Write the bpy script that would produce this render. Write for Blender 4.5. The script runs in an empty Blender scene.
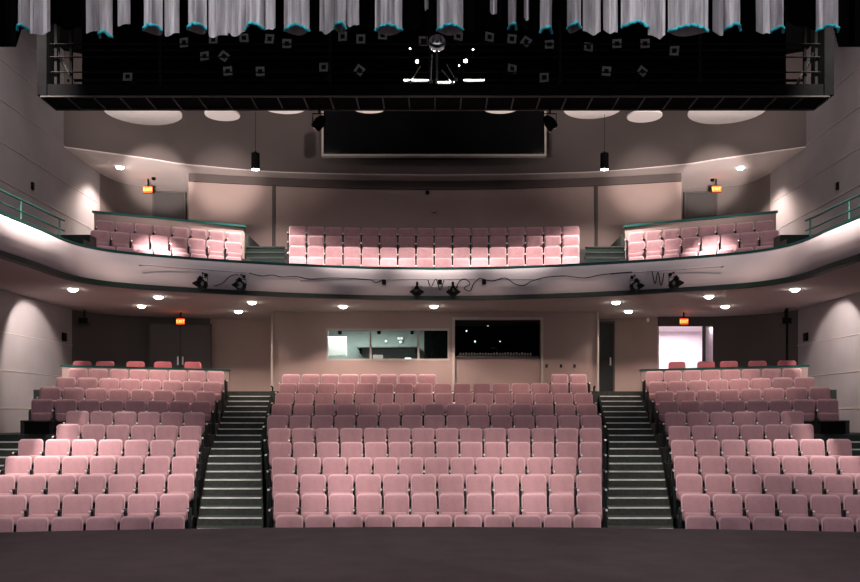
import bpy, bmesh, math, random
from mathutils import Vector, Matrix
random.seed(7)
sc = bpy.context.scene
COL = sc.collection
# ------------------------------------------------------------------ camera, world, lights, exposure
F, CX, CY, EYE = 874.0, 435.0, 415.0, 2.6
WX = 10.8
def P(px, py, D):
    return Vector(((px-CX)/F*D, D, EYE+(CY-py)/F*D))
cd = bpy.data.cameras.new('camera'); cam = bpy.data.objects.new('camera', cd); COL.objects.link(cam)
cam.location = (0, 0, EYE); cam.rotation_euler = (math.pi/2, 0, 0)
cd.sensor_width = 36; cd.lens = F/860*36; cd.shift_x = -5/860; cd.shift_y = 124/860
cd.clip_start = .1; cd.clip_end = 200
sc.camera = cam
w = bpy.data.worlds.new('world'); sc.world = w; w.use_nodes = True
w.node_tree.nodes['Background'].inputs[0].default_value = (.9, .85, .95, 1)
w.node_tree.nodes['Background'].inputs[1].default_value = .30
sc.view_settings.view_transform = 'Standard'; sc.view_settings.look = 'None'
sc.view_settings.gamma = 1; sc.view_settings.use_curve_mapping = False
sc.view_settings.exposure = 1.6
WARM = (1, .87, .80)
def spot(name, loc, to, energy, deg, blend=.6, r=.12, col=WARM):
    l = bpy.data.lights.new(name, 'SPOT'); l.energy = energy; l.spot_size = math.radians(deg)
    l.spot_blend = blend; l.shadow_soft_size = r; l.color = col
    o = bpy.data.objects.new(name, l); COL.objects.link(o); o.location = loc
    o.rotation_euler = (Vector(to)-Vector(loc)).to_track_quat('-Z', 'Y').to_euler()
    return o
# house lights above the proscenium, on the seats
for x, k in ((-6.8, 1.15), (-3.3, 1.0), (0, 1.25), (3.3, .9), (6.8, .34)):
    spot('house_spot', (x*.85, 10.5, 10.2), (x*1.02, 18.0, .9), 1250*k, 34, .75, .25)
# warm narrow fill spots, added to brighten the rear rows under the balcony
for x, k in ((-8.6, .8), (-6.9, .6), (-3.6, .85), (-1.2, .8), (1.2, .75), (3.6, .75), (6.9, .5), (8.6, .7)):
    spot('rear_row_fill', (x*.8, 10.8, 8.6), (x, 24.3, 3.6), 1300*k, 17, .8, .2, (1, .74, .62))
# spots that wash the balcony front and its seats from above
for x, e in ((-5.2, .6), (-2.6, .6), (0, .6), (2.6, .6), (5.2, .5)):
    spot('balcony_wash', (x*.9, 19.0, 12.4), (x*.93, 23.5, 6.95), 3300*e, 32, .8, .1)
for s, k in ((-1, 1.0), (1, .6)):
    spot('balcony_arm_spot', (s*7.2, 15.0, 12.6), (s*8.1, 17.2, 6.3), 4800*k, 30, .9, .2)
    spot('hot_spot', (s*5.0, 17.8, 12.4), (s*7.1, 22.5, 6.9), 6500*(k*.5+.5), 12, .9, .1)
    spot('rear_wall_spot', (s*5.0, 26.2, 10.3), (s*5.0, 28.4, 6.9), 120, 62, .8, .1)
    spot('wall_spot', (s*9.2, 22.6, 5.6), (s*10.8, 23.2, 4.3), 110*(k*.5+.5), 80, .3, .05)
    spot('upper_wall_spot', (s*9.5, 27.2, 10.2), (s*10.8, 27.3, 8.2), 100, 75, 1, .05)
    spot('bulkhead_spot', (s*6.9, 18.5, 7.0), (s*8.6, 26.6, 9.75), 2900*(k*.4+.6), 14, .6, .1)
    spot('bulkhead_spot', (s*6.2, 18.5, 7.0), (s*6.7, 27.2, 9.8), 1500*(k*.4+.6), 15, .9, .1)
    spot('disc_fill', (s*7.4, 18.5, 6.9), (s*7.4, 24.6, 11.2), 800, 60, .8, .1)  # added upward fill with no fixture, brightens the discs from below
    spot('disc_fill', (s*1.6, 21.9, 6.9), (s*2.4, 24.6, 11.4), 300, 60, .8, .1)
# work lights over the stage for the border curtain
for x in (-3.4, 0, 3.4):
    spot('stage_work_light', (x, 2.6, 8.3), (x*1.05, 7.0, 6.0), 270, 62, .6, .05, (.95, .95, 1))
# general fill for the hall from unseen area lamps under its ceiling
for x in (-6.5, 6.5):
    l = bpy.data.lights.new('ceiling_fill', 'AREA'); l.energy = 80; l.shape = 'RECTANGLE'; l.size = 5; l.size_y = 2; l.color = (1, .88, .86)
    o = bpy.data.objects.new('ceiling_fill', l); COL.objects.link(o); o.location = (x, 19.3, 13.1)

# ------------------------------------------------------------------ materials
def mat(name, col, rough=.7, metal=0, var=.12, scale=6, bump=0, spec=.3, emit=None, es=0):
    m = bpy.data.materials.new(name); m.use_nodes = True
    nt = m.node_tree; b = nt.nodes['Principled BSDF']
    b.inputs['Roughness'].default_value = rough; b.inputs['Metallic'].default_value = metal
    b.inputs['Specular IOR Level'].default_value = spec
    tc = nt.nodes.new('ShaderNodeTexCoord'); n = nt.nodes.new('ShaderNodeTexNoise'); n.inputs['Scale'].default_value = scale
    n.inputs['Detail'].default_value = 4
    nt.links.new(tc.outputs['Object'], n.inputs['Vector'])
    r = nt.nodes.new('ShaderNodeValToRGB')
    r.color_ramp.elements[0].position = .3; r.color_ramp.elements[1].position = .7
    r.color_ramp.elements[0].color = tuple(c*(1-var) for c in col)+(1,)
    r.color_ramp.elements[1].color = tuple(min(1, c*(1+var)) for c in col)+(1,)
    nt.links.new(n.outputs['Fac'], r.inputs['Fac']); nt.links.new(r.outputs['Color'], b.inputs['Base Color'])
    if bump:
        n2 = nt.nodes.new('ShaderNodeTexNoise'); n2.inputs['Scale'].default_value = scale*12
        nt.links.new(tc.outputs['Object'], n2.inputs['Vector'])
        bp = nt.nodes.new('ShaderNodeBump'); bp.inputs['Strength'].default_value = bump; bp.inputs['Distance'].default_value = .01
        nt.links.new(n2.outputs['Fac'], bp.inputs['Height']); nt.links.new(bp.outputs['Normal'], b.inputs['Normal'])
    if emit:
        b.inputs['Emission Color'].default_value = tuple(emit)+(1,); b.inputs['Emission Strength'].default_value = es
    return m
M = {}
M['shell'] = mat('pink_seat_plastic', (.50, .325, .345), .5, var=.05)
M['fabric'] = mat('pink_seat_fabric', (.375, .21, .23), .9, var=.08, scale=9, bump=.3)
M['redfab'] = mat('red_seat_fabric', (.42, .13, .15), .9, var=.08)
M['arm'] = mat('dark_armrest', (.03, .025, .025), .5)
M['armtip'] = mat('light_metal', (.75, .72, .70), .4, .6, var=.05)
M['legm'] = mat('dark_leg_metal', (.018, .02, .02), .5, .3)
M['wall'] = mat('mauve_wall_paint', (.30, .27, .28), .9, var=.07, scale=1.2, bump=.2)
M['wallb'] = mat('taupe_wall_paint', (.36, .265, .245), .9, var=.06, scale=1.0, bump=.1)
M['walld'] = mat('dark_and_shaded_wall_paint', (.085, .074, .072), .9, var=.05, scale=1.0)  # also carries the rear wall's shade in its colour
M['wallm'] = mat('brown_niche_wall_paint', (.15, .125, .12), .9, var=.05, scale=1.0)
M['groove'] = mat('light_wall_moulding', (.42, .36, .34), .8, var=.04)
M['soffit'] = mat('soffit_paint', (.56, .48, .47), .9, var=.04, scale=1)
M['fascia'] = mat('white_balcony_front_paint', (.52, .47, .49), .8, var=.04, scale=1)
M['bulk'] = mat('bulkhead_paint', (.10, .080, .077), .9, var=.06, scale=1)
M['disc'] = mat('white_disc_paint', (.80, .74, .74), .9, var=.03)
M['green'] = mat('dark_green_trim', (.005, .017, .014), .5, var=.1)
M['teal'] = mat('teal_metal', (.012, .085, .075), .4, .2, var=.1)
M['carpet'] = mat('dark_green_carpet', (.035, .042, .038), .95, var=.25, scale=14, bump=.4)
M['nosing'] = mat('metal_nosing', (.62, .64, .60), .5, .1, var=.2, scale=3)
M['rake'] = mat('dark_seating_floor', (.05, .045, .045), .9, var=.2)
M['stage'] = mat('dark_stage_floor_paint', (.082, .056, .059), .7, var=.18, scale=2.2, bump=.1)
M['black'] = mat('black_paint', (.004, .004, .0045), .9, var=.2, spec=.03)
M['blackm'] = mat('black_steel', (.005, .005, .005), .7, 0, var=.2, spec=.1)
M['greym'] = mat('grey_steel', (.06, .06, .056), .5, .4, var=.2)
M['cframe'] = mat('grey_colour_frame', (.20, .20, .19), .6, .1)
M['chrome'] = mat('bright_steel', (.6, .6, .6), .2, 1, var=.05)
M['curt'] = mat('grey_velour', (.55, .52, .53), .95, var=.2, scale=5, bump=.3)
M['lining'] = mat('grey_curtain_lining', (.30, .26, .26), .95, var=.1)
M['tealc'] = mat('teal_hem_fabric', (.02, .33, .38), .8, var=.15)
M['blackc'] = mat('black_velour', (.0025, .0025, .003), 1, var=.3, spec=0)
M['door'] = mat('black_door', (.012, .013, .016), .5, var=.1)
M['doord'] = mat('brown_door', (.10, .086, .084), .6, var=.05)
M['doorn'] = mat('dark_brown_door', (.05, .043, .042), .7, var=.05)
M['frame'] = mat('pale_window_frame', (.45, .40, .36), .6, var=.05)
M['booth'] = mat('grey_green_booth_wall', (.20, .235, .225), .8, var=.05)
M['white'] = mat('white_board', (.85, .88, .86), .6, var=.02)
M['lobby'] = mat('white_lobby_wall', (.80, .70, .74), .8, var=.03)
M['dim'] = mat('dim_lens', (1, 1, 1), .5, emit=(.9, 1, .9), es=.5)
M['lamp'] = mat('lit_lens', (1, 1, 1), .5, emit=(1, .93, .82), es=14)
M['exitr'] = mat('lit_exit_face', (.8, .1, .02), .5, emit=(1, .10, .012), es=.42)
M['exitl'] = mat('lit_exit_letters', (1, .6, .2), .5, emit=(1, .5, .12), es=1.0)
nt = M['curt'].node_tree; b = nt.nodes['Principled BSDF']          # vertical streaks in the colour stand in for light and shade of folds
tc = nt.nodes.new('ShaderNodeTexCoord'); mp = nt.nodes.new('ShaderNodeMapping'); mp.inputs['Scale'].default_value = (34, 6, 2.2)
nz = nt.nodes.new('ShaderNodeTexNoise'); nz.inputs['Scale'].default_value = 1.0; nz.inputs['Detail'].default_value = 5
rp = nt.nodes.new('ShaderNodeValToRGB'); rp.color_ramp.elements[0].position = .35; rp.color_ramp.elements[1].position = .65
rp.color_ramp.elements[0].color = (.30, .28, .29, 1); rp.color_ramp.elements[1].color = (.58, .55, .56, 1)
nt.links.new(tc.outputs['Object'], mp.inputs['Vector']); nt.links.new(mp.outputs['Vector'], nz.inputs['Vector'])
nt.links.new(nz.outputs['Fac'], rp.inputs['Fac']); nt.links.new(rp.outputs['Color'], b.inputs['Base Color'])
g = bpy.data.materials.new('window_glass'); g.use_nodes = True
b = g.node_tree.nodes['Principled BSDF']; b.inputs['Transmission Weight'].default_value = 1; b.inputs['Roughness'].default_value = 0
b.inputs['IOR'].default_value = 1.1; b.inputs['Base Color'].default_value = (.95, 1, .98, 1); M['glass'] = g
g = bpy.data.materials.new('dark_glass'); g.use_nodes = True
b = g.node_tree.nodes['Principled BSDF']; b.inputs['Base Color'].default_value = (.006, .006, .007, 1); b.inputs['Roughness'].default_value = .06
M['dglass'] = g
for k in ('screen',): M[k] = mat('lit_screen', (.3, .5, .45), .4, emit=(.5, .9, .75), es=1.2)

# ------------------------------------------------------------------ mesh helpers
def obj(name, bm, m, parent=None, smooth=False):
    me = bpy.data.meshes.new(name)
    bmesh.ops.recalc_face_normals(bm, faces=bm.faces)
    bm.to_mesh(me); bm.free()
    for mm in (m if isinstance(m, (list, tuple)) else [m]): me.materials.append(mm)
    if smooth:
        for p in me.polygons: p.use_smooth = True
        try: me.set_sharp_from_angle(angle=math.radians(40))
        except Exception: pass
    o = bpy.data.objects.new(name, me); COL.objects.link(o)
    if parent is not None: o.parent = parent
    return o
def tag(o, label=None, cat=None, group=None, kind=None):
    if label: o['label'] = label
    if cat: o['category'] = cat
    if group: o['group'] = group
    if kind: o['kind'] = kind
    return o
def empty(name, loc=(0, 0, 0), rz=0, **k):
    o = bpy.data.objects.new(name, None); COL.objects.link(o); o.location = loc; o.rotation_euler = (0, 0, rz); o.empty_display_size = .1
    return tag(o, **k)
def box(bm, a, c, bev=0, mi=0):
    a, c = Vector(a), Vector(c)
    r = bmesh.ops.create_cube(bm, size=1, matrix=Matrix.Translation((a+c)/2) @ Matrix.Diagonal((abs(c.x-a.x), abs(c.y-a.y), abs(c.z-a.z), 1)))
    fs = {f for v in r['verts'] for f in v.link_faces}
    if bev:
        es = {e for v in r['verts'] for e in v.link_edges}
        rr = bmesh.ops.bevel(bm, geom=list(es), offset=bev, segments=2, profile=.5, affect='EDGES')
        fs = set(rr['faces']) | {f for f in fs if f.is_valid}
    for f in fs:
        if f.is_valid: f.material_index = mi
    return bm
def BX(*args):
    bm = bmesh.new()
    for a in args: box(bm, *a)
    return bm
def prism(bm, pts, z0, z1):
    """pts plan polygon; z0/z1 number or list"""
    n = len(pts)
    z0 = z0 if isinstance(z0, (list, tuple)) else [z0]*n; z1 = z1 if isinstance(z1, (list, tuple)) else [z1]*n
    lo = [bm.verts.new((p[0], p[1], z0[i])) for i, p in enumerate(pts)]
    hi = [bm.verts.new((p[0], p[1], z1[i])) for i, p in enumerate(pts)]
    bm.faces.new(lo[::-1]); bm.faces.new(hi)
    for i in range(n): bm.faces.new((lo[i], lo[(i+1) % n], hi[(i+1) % n], hi[i]))
    return bm
def tube(bm, pts, r, n=8, closed=False):
    pts = [Vector(p) for p in pts]; rings = []
    for i, p in enumerate(pts):
        t = (pts[min(i+1, len(pts)-1)]-pts[max(i-1, 0)]).normalized()
        up = Vector((0, 0, 1)) if abs(t.z) < .9 else Vector((0, 1, 0))
        a = t.cross(up).normalized(); c = a.cross(t)
        rings.append([bm.verts.new(p+a*math.cos(2*math.pi*k/n)*r+c*math.sin(2*math.pi*k/n)*r) for k in range(n)])
    for i in range(len(rings)-1):
        for k in range(n): bm.faces.new((rings[i][k], rings[i][(k+1) % n], rings[i+1][(k+1) % n], rings[i+1][k]))
    bm.faces.new(rings[0]); bm.faces.new(rings[-1][::-1])
    return bm
def lathe(bm, prof, c=(0, 0, 0), n=24, mat_=None):
    """prof list of (r,z); revolve about z"""
    mt = mat_ or Matrix.Translation(c); rings = []
    for r, z in prof:
        rings.append([bm.verts.new(mt @ Vector((r*math.cos(2*math.pi*k/n), r*math.sin(2*math.pi*k/n), z))) for k in range(n)])
    for i in range(len(rings)-1):
        for k in range(n): bm.faces.new((rings[i][k], rings[i][(k+1) % n], rings[i+1][(k+1) % n], rings[i+1][k]))
    bm.faces.new(rings[0][::-1]); bm.faces.new(rings[-1])
    return bm
def sweep(bm, path, prof, closed_prof=True):
    """path: list of (x,y) plan points; prof: list of (offset outward(-normal side), z)"""
    rings = []
    for i, p in enumerate(path):
        a = Vector(path[max(i-1, 0)]); c = Vector(path[min(i+1, len(path)-1)])
        t = (c-a).normalized(); nrm = Vector((t.y, -t.x))     # right of travel
        rings.append([bm.verts.new((p[0]+nrm.x*o, p[1]+nrm.y*o, z)) for o, z in prof])
    m = len(prof)
    for i in range(len(rings)-1):
        for k in range(m if closed_prof else m-1):
            bm.faces.new((rings[i][k], rings[i][(k+1) % m], rings[i+1][(k+1) % m], rings[i+1][k]))
    if closed_prof:
        bm.faces.new(rings[0]); bm.faces.new(rings[-1][::-1])
    return bm
def smooth_path(pts, sub=6):
    out = []
    for i in range(len(pts)-1):
        p0 = Vector(pts[max(i-1, 0)]); p1 = Vector(pts[i]); p2 = Vector(pts[i+1]); p3 = Vector(pts[min(i+2, len(pts)-1)])
        for s in range(sub):
            t = s/sub
            out.append(.5*((2*p1)+(p2-p0)*t+(2*p0-5*p1+4*p2-p3)*t*t+(3*p1-p0-3*p2+p3)*t**3))
    out.append(Vector(pts[-1])); return out
def path_slab(bm, path, z0, z1, ycut=19.4, yback=32.0, dy=.0):
    """slab between a plan path and the side/rear walls"""
    q = []
    for x, y in path:
        if y <= ycut and abs(x) > 7: q.append((math.copysign(WX, x), y+dy))
        else: q.append((max(-WX, min(WX, x*WX/7.7)), yback))
    L = [[bm.verts.new((p[0], p[1]+dy, z)) for p in path] for z in (z0, z1)]
    H = [[bm.verts.new((p[0], p[1], z)) for p in q] for z in (z0, z1)]
    for i in range(len(path)-1):
        for k in (0, 1): bm.faces.new((L[k][i], L[k][i+1], H[k][i+1], H[k][i]))
        bm.faces.new((L[0][i], L[0][i+1], L[1][i+1], L[1][i]))
    return bm
def mirror_path(half):      # half from x<0 to x=0
    return half+[(-x, y) for x, y in reversed(half[:-1])]
def struct(name, bm, m, parent=None, smooth=False):
    o = obj(name, bm, m, parent, smooth)
    if parent is None: o['kind'] = 'structure'
    return o
def interp(xs, ys, x):
    if x <= xs[0]: return ys[0]
    for i in range(len(xs)-1):
        if x <= xs[i+1]: return ys[i]+(ys[i+1]-ys[i])*(x-xs[i])/(xs[i+1]-xs[i])
    return ys[-1]

# ------------------------------------------------------------------ structure: floors
WX = 10.8                                   # side walls
struct('floor', BX(((-12, 11.0, -.3), (12, 32.5, 0))), M['rake'])
# stage with bowed front edge
bm = bmesh.new(); pts = [(-12, -6), (12, -6), (12, 10.2)]
for k in range(25):
    x = 9-18*k/24; pts.append((x, 12.5-.0165*x*x))
pts.append((-12, 10.2)); prism(bm, pts, .0, 1.0); struct('floor_stage', bm, M['stage'])
RISE, TREAD, D1 = .294, .95, 15.5
def rowD(i): return D1+TREAD*(i-1)          # i from 1
X_IN = lambda D: interp([14, 16.5, 21.2, 25.3], [2.92, 3.13, 4.10, 4.6], D)
X_OUT = lambda D: interp([14, 15.3, 20.0, 24.8, 26], [4.1, 4.30, 5.24, 5.89, 6.08], D)
for i in range(2, 12):
    f, r = rowD(i)-.72, rowD(i)+.23
    bm = bmesh.new(); prism(bm, [(-X_IN(f), f), (X_IN(f), f), (X_IN(r), r), (-X_IN(r), r)], 0, RISE*(i-1))
    struct('floor_riser', bm, M['rake'])
CROSS_Z = .147*22+.05
struct('floor_rear', BX(((-WX, 25.23, 0), (WX, 32.5, CROSS_Z))), M['carpet'])
# side rows: inner px, outer px, count, y inner top, y outer top, angle
SIDE = [(187.3, -18, 6, 515.5, 517.5, 8), (191.5, -3.5, 6, 493.5, 495, 9), (196.6, -12.7, 7, 474, 475, 10), (198.5, 6.0, 7, 456.3, 456, 12),
        (201, 19.0, 7, 440, 438.9, 13), (203.5, 57, 6, 426, 423.8, 15), (207, 67, 6, 412.5, 410.8, 17), (213, 32, 8, 401, 398.8, 18),
        (217, 40, 8, 391.4, 386.5, 20), (223, 56, 8, 381.8, 376.6, 21), (226, 69, 8, 371.3, 368.2, 22)]
SEAT_H = .83
side_rows = []
for i, (pi, po, n, yi, yo, ang) in enumerate(SIDE, 1):
    Di = rowD(i)-.22; Xi = (pi-CX)/F*Di; t = math.tan(math.radians(ang)); a = (po-CX)/F
    Xo = a*(Di-t*abs(Xi)*-1*-1+t*0)/(1)  # placeholder, refined below
    # D_o = Di - t*(|Xo|-|Xi|), |Xo| = -a*D_o
    Do = (Di+t*abs(Xi))/(1+t*(-a)); Xo = a*Do
    zi = EYE+(CY-yi)/F*Di-SEAT_H; zo = EYE+(CY-yo)/F*Do-SEAT_H
    side_rows.append((Vector((Xi, Di, zi)), Vector((Xo, Do, zo)), n, ang))
def row_line(i, x, off):                    # D and z of side row i at |x|
    A, B, n, ang = side_rows[i-1]; s = (x-abs(A.x))/(abs(B.x)-abs(A.x))
    return A.y+(B.y-A.y)*s+off, A.z+(B.z-A.z)*max(-.1, min(1.35, s))
for sgn in (-1, 1):
    for i in range(1, 12):
        if i == 1: continue
        A, B, n, ang = side_rows[i-1]
        xo = 8.8 if i < 8 else abs(B.x)+.12
        def fr(x): return row_line(i, x, -.72)[0]
        def re(x): return (row_line(i+1, x, -.72)[0] if i < 11 else 25.6) + .02
        xi = X_OUT(rowD(i)-.7)+.02
        pts = [(sgn*xi, fr(xi)), (sgn*xo, fr(xo)), (sgn*xo, re(xo)), (sgn*X_OUT(rowD(i)+.2)+sgn*.02, re(xi))]
        zz = [row_line(i, xi, 0)[1], row_line(i, xo, 0)[1]]
        bm = bmesh.new(); prism(bm, pts, 0, [zz[0], zz[1], zz[1], zz[0]])
        struct('floor_riser', bm, M['rake'])
    A8 = side_rows[7]; z8 = row_line(8, 9.8, 0)[1]; f9 = row_line(8, 9.3, -.72)[0]; f10 = row_line(8, WX, -.72)[0]
    bm = bmesh.new(); prism(bm, [(sgn*8.82, f9+.12), (sgn*(WX+.05), f10), (sgn*(WX+.05), 25.24), (sgn*8.82, 25.24)], 0, z8-.005); struct('floor_side_landing', bm, M['carpet'])
    bm = bmesh.new(); prism(bm, [(sgn*6.0, 25.72), (sgn*(WX+.02), 23.5), (sgn*(WX+.02), 26), (sgn*6.0, 26)], 0, CROSS_Z-.002); struct('floor_rear_corner', bm, M['carpet'])
# aisle stairs, two steps to each row
def stair_flight(sgn, label, ks, xin, xout, d_of, z_of):
    root = empty('aisle_stairs'); tag(root, label, 'stairs')
    for k in ks:
        d0, d1, z = d_of(k), d_of(k+1), z_of(k)
        bm = bmesh.new(); pts = [(sgn*xin(d0), d0), (sgn*xout(d0), d0), (sgn*xout(d1), d1), (sgn*xin(d1), d1)]
        prism(bm, pts, max(0, z-.16), z); s = obj('step', bm, M['carpet'], root)
        bm = bmesh.new(); e = .035
        prism(bm, [(sgn*(xin(d0)+.03), d0-.012), (sgn*(xout(d0)-.03), d0-.012), (sgn*(xout(d0)-.03), d0+e), (sgn*(xin(d0)+.03), d0+e)], z-.02, z+.006)
        obj('nosing', bm, M['nosing'], s)
    return root
for sgn, nm in ((-1, 'left'), (1, 'right')):
    stair_flight(sgn, f'dark green aisle steps with metal nosings, {nm} of the centre seating block', range(1, 22),
                 lambda D: X_IN(D)+.11, lambda D: X_OUT(D)-.04, lambda k: 14.78+.475*k, lambda k: .147*k+.05)
    dl, zl = row_line(8, 9.8, -.72)
    stair_flight(sgn, f'short dark steps along the {nm} side wall below the landing', range(-9, 0), lambda D: 8.82, lambda D: WX-.02,
                 lambda k: dl-.25+.475*k+.25, lambda k: zl+.147*k)

# ------------------------------------------------------------------ walls
GZ = [.17+EYE, 1.12+EYE, 2.07+EYE, 4.15+EYE, 5.0+EYE, 5.85+EYE, 6.8+EYE, 7.85+EYE, 8.85+EYE, 9.8+EYE]
for sgn, nm in ((-1, 'wall_left'), (1, 'wall_right')):
    a, c = (sgn*WX, sgn*(WX+.4))
    wl = struct(nm, BX(((a, 8, 0), (c, 32.5, 13.4))), M['wall'])
    for z in GZ:
        bm = bmesh.new(); box(bm, (a, 10, z-.014), (a-sgn*.014, 27.9, z+.012), .005); mo = obj('moulding', bm, M['groove'], wl)
    for d in (22.0, 25.2):                  # panel joints
        pass
# lower rear: booth mass
BD = 26.5; bx = 4.97
def rect_hole_wall(bm, x0, x1, z0, z1, y0, y1, holes):
    """wall with rectangular holes (x0,x1,z0,z1) sorted in x"""
    x = x0
    for hx0, hx1, hz0, hz1 in holes:
        if hx0 > x: box(bm, (x, y0, z0), (hx0, y1, z1))
        box(bm, (hx0, y0, z0), (hx1, y1, hz0)); box(bm, (hx0, y0, hz1), (hx1, y1, z1)); x = hx1
    box(bm, (x, y0, z0), (x1, y1, z1))
SOF = EYE+3.13
w1 = (P(326, 0, BD).x, P(449.5, 0, BD).x, P(0, 360.5, BD).z, P(0, 328.5, BD).z)
w2 = (P(455, 0, BD).x, P(540.5, 0, BD).x, P(0, 358, BD).z, P(0, 320, BD).z)
bm = bmesh.new()
rect_hole_wall(bm, -bx, bx, CROSS_Z, SOF, BD, BD+.2, [w1, (w2[0], w2[1], CROSS_Z+.02, w2[3])])
box(bm, (-bx, BD+.2, CROSS_Z), (-bx+.15, 32, SOF)); box(bm, (bx-.15, BD+.2, CROSS_Z), (bx, 32, SOF))
struct('wall_booth', bm, M['wallb'])
struct('wall_booth_panel', BX(((w2[0], BD+.1, CROSS_Z), (w2[1], BD+.18, w2[2]))), M['wallb'])
for sgn, nm in ((-1, 'left'), (1, 'right')):
    struct('trim_booth_corner_'+nm, BX(((sgn*bx, BD-.03, CROSS_Z), (sgn*(bx-.07), BD+.03, SOF), .01)), M['frame'])
# booth room interior
struct('wall_booth_back', BX(((-4.8, 29.6, CROSS_Z), (4.8, 29.75, SOF))), M['booth'])
struct('ceiling_booth', BX(((-4.8, BD+.2, SOF-.15), (4.8, 29.6, SOF-.05))), M['booth'])
struct('floor_booth', BX(((-4.8, BD+.2, CROSS_Z), (4.8, 29.6, CROSS_Z+.1))), M['rake'])
struct('wall_booth_divider', BX(((.46, BD+.2, CROSS_Z), (.58, 29.6, SOF-.15))), M['black'])
struct('wall_booth_dark', BX(((-.35, 28.2, CROSS_Z+.1), (.46, 28.3, SOF-.15))), M['black'])
struct('wall_booth_dark', BX(((.58, 29.4, CROSS_Z+.1), (4.8, 29.55, SOF-.15))), M['black'])
def bar_frame(name, x0, x1, z0, z1, y, t, d, mulls, label=None, glass=None, m=None):
    bm = BX(((x0, y-d, z0), (x0+t, y+d, z1)), ((x1-t, y-d, z0), (x1, y+d, z1)), ((x0+t, y-d, z0), (x1-t, y+d, z0+t)), ((x0+t, y-d, z1-t), (x1-t, y+d, z1)))
    for x in mulls: box(bm, (x-t/2, y-d, z0+t), (x+t/2, y+d, z1-t))
    o = struct(name, bm, m or M['frame'])
    if glass:
        xs = [x0+t]+list(mulls)+[x1-t]
        for k in range(len(xs)-1):
            obj('pane', BX(((xs[k]+t/2, y-.004, z0+t), (xs[k+1]-t/2, y+.004, z1-t))), glass, o)
    return o
bar_frame('window_1', w1[0], w1[1], w1[2], w1[3], BD+.06, .055, .07, [P(370.5, 0, BD).x, P(418.5, 0, BD).x], glass=M['glass'])
bar_frame('window_2', w2[0]-.08, w2[1]+.08, CROSS_Z+.02, w2[3]+.08, BD, .07, .05, [])
# booth contents
o = obj('projection_screen', BX(((P(326, 0, 28).x, 27.9, P(0, 356, 28).z), (P(347, 0, 28).x, 27.95, P(0, 337, 28).z), .01)), M['white'])
tag(o, 'bright white board behind the left pane of the lit booth window', 'board')
def booth_shelf(px0, px1, py, D, lab):
    r = empty('shelf'); tag(r, lab, 'shelf')
    a, c = P(px0, py, D), P(px1, py, D)
    obj('board', BX(((a.x, D-.2, a.z-.03), (c.x, 29.6, a.z))), M['greym'], r)
    for x in (a.x+.1, c.x-.1): obj('bracket', BX(((x-.02, D, a.z-.2), (x+.02, 29.6, a.z-.03))), M['blackm'], r)
booth_shelf(357, 419, 347, 29.2, 'dark shelf across the back of the lit control booth')
o = obj('desk', BX(((w1[0], BD+.35, w1[2]-.12), (-.4, BD+1.1, w1[2]-.06)), ((w1[0], BD+.4, CROSS_Z+.1), (w1[0]+.05, BD+1.05, w1[2]-.12)), ((-.45, BD+.4, CROSS_Z+.1), (-.4, BD+1.05, w1[2]-.12))), M['greym'])
tag(o, 'long grey desk under the lit booth window', 'desk')
def boxy(name, px0, px1, py0, py1, D, dep, m, lab, cat, group=None):
    a, c = P(px0, py1, D), P(px1, py0, D)
    r = obj(name, BX(((a.x, D, a.z), (c.x, D+dep, c.z), min(.01, (c.x-a.x)/6))), m); tag(r, lab, cat, group); return r
dz = w1[2]-.06
def monitor(px, wpx, hpx, D, m, lab):
    p = P(px, 0, D); w_ = wpx/F*D/2; h_ = hpx/F*D
    r = empty('monitor', (p.x, D, dz)); tag(r, lab, 'monitor', 'screens in the booth')
    obj('base', BX(((-.09, -.07, 0), (.09, .07, .015))), M['blackm'], r)
    obj('stand', BX(((-.015, .0, .015), (.015, .03, .09))), M['blackm'], r)
    obj('casing', BX(((-w_, -.02, .07), (w_, .0, .07+h_), .004)), M['blackm'], r)
    obj('screen', BX(((-w_+.012, -.024, .085), (w_-.012, -.021, .06+h_))), m, r)
monitor(378, 11, 7, BD+.6, M['white'], 'white-lit monitor behind the middle pane of the booth window')
monitor(408, 7, 4, BD+.7, M['screen'], 'small lit monitor near the second mullion of the booth window')
for px, py, D, lab in ((340, 331, 27.2, 'dark ceiling fixture over the left pane of the booth window'), (379, 331, 27.2, 'dark ceiling fixture over the middle pane of the booth window'),
                       (412, 331, 27.2, 'dark ceiling fixture beside the second mullion of the booth window')):
    p = P(px, py, D); r = empty('booth_spotlight', p); tag(r, lab, 'spotlight', 'spotlights in the booth')
    bm = bmesh.new(); lathe(bm, [(.04, -.1), (.06, -.09), (.065, .1), (.03, .12)], n=14); obj('housing', bm, M['blackm'], r)
    bm = bmesh.new(); tube(bm, [(0, 0, .1), (0, 0, SOF-.15-p.z)], .012); obj('stem', bm, M['blackm'], r)
for px, py, dn in ((386, 341.5, 'lone round white dial left of the others on the lit booth back wall'), (398.7, 338.5, 'upper left of three small white dials on the booth back wall'), (401.7, 338.5, 'upper right of three small white dials on the booth back wall'), (400.5, 342, 'lower of three small white dials on the booth back wall')):
    p = P(px, py, 29.55); bm = bmesh.new(); lathe(bm, [(.001, 0), (.05, 0), (.05, .03), (.03, .05)], n=12, mat_=Matrix.Translation(p) @ Matrix.Rotation(math.pi/2, 4, 'X'))
    pass_o = obj('wall_dial', bm, M['white']); tag(pass_o, dn, 'dial', 'dials on the booth wall')
l = bpy.data.lights.new('booth_light', 'AREA'); l.energy = 75; l.size = 2.4; l.size_y = .5; l.shape = 'RECTANGLE'; l.color = (.92, 1, .95)
o = bpy.data.objects.new('booth_light', l); COL.objects.link(o); o.location = (-2.3, 27.9, SOF-.2)
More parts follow.
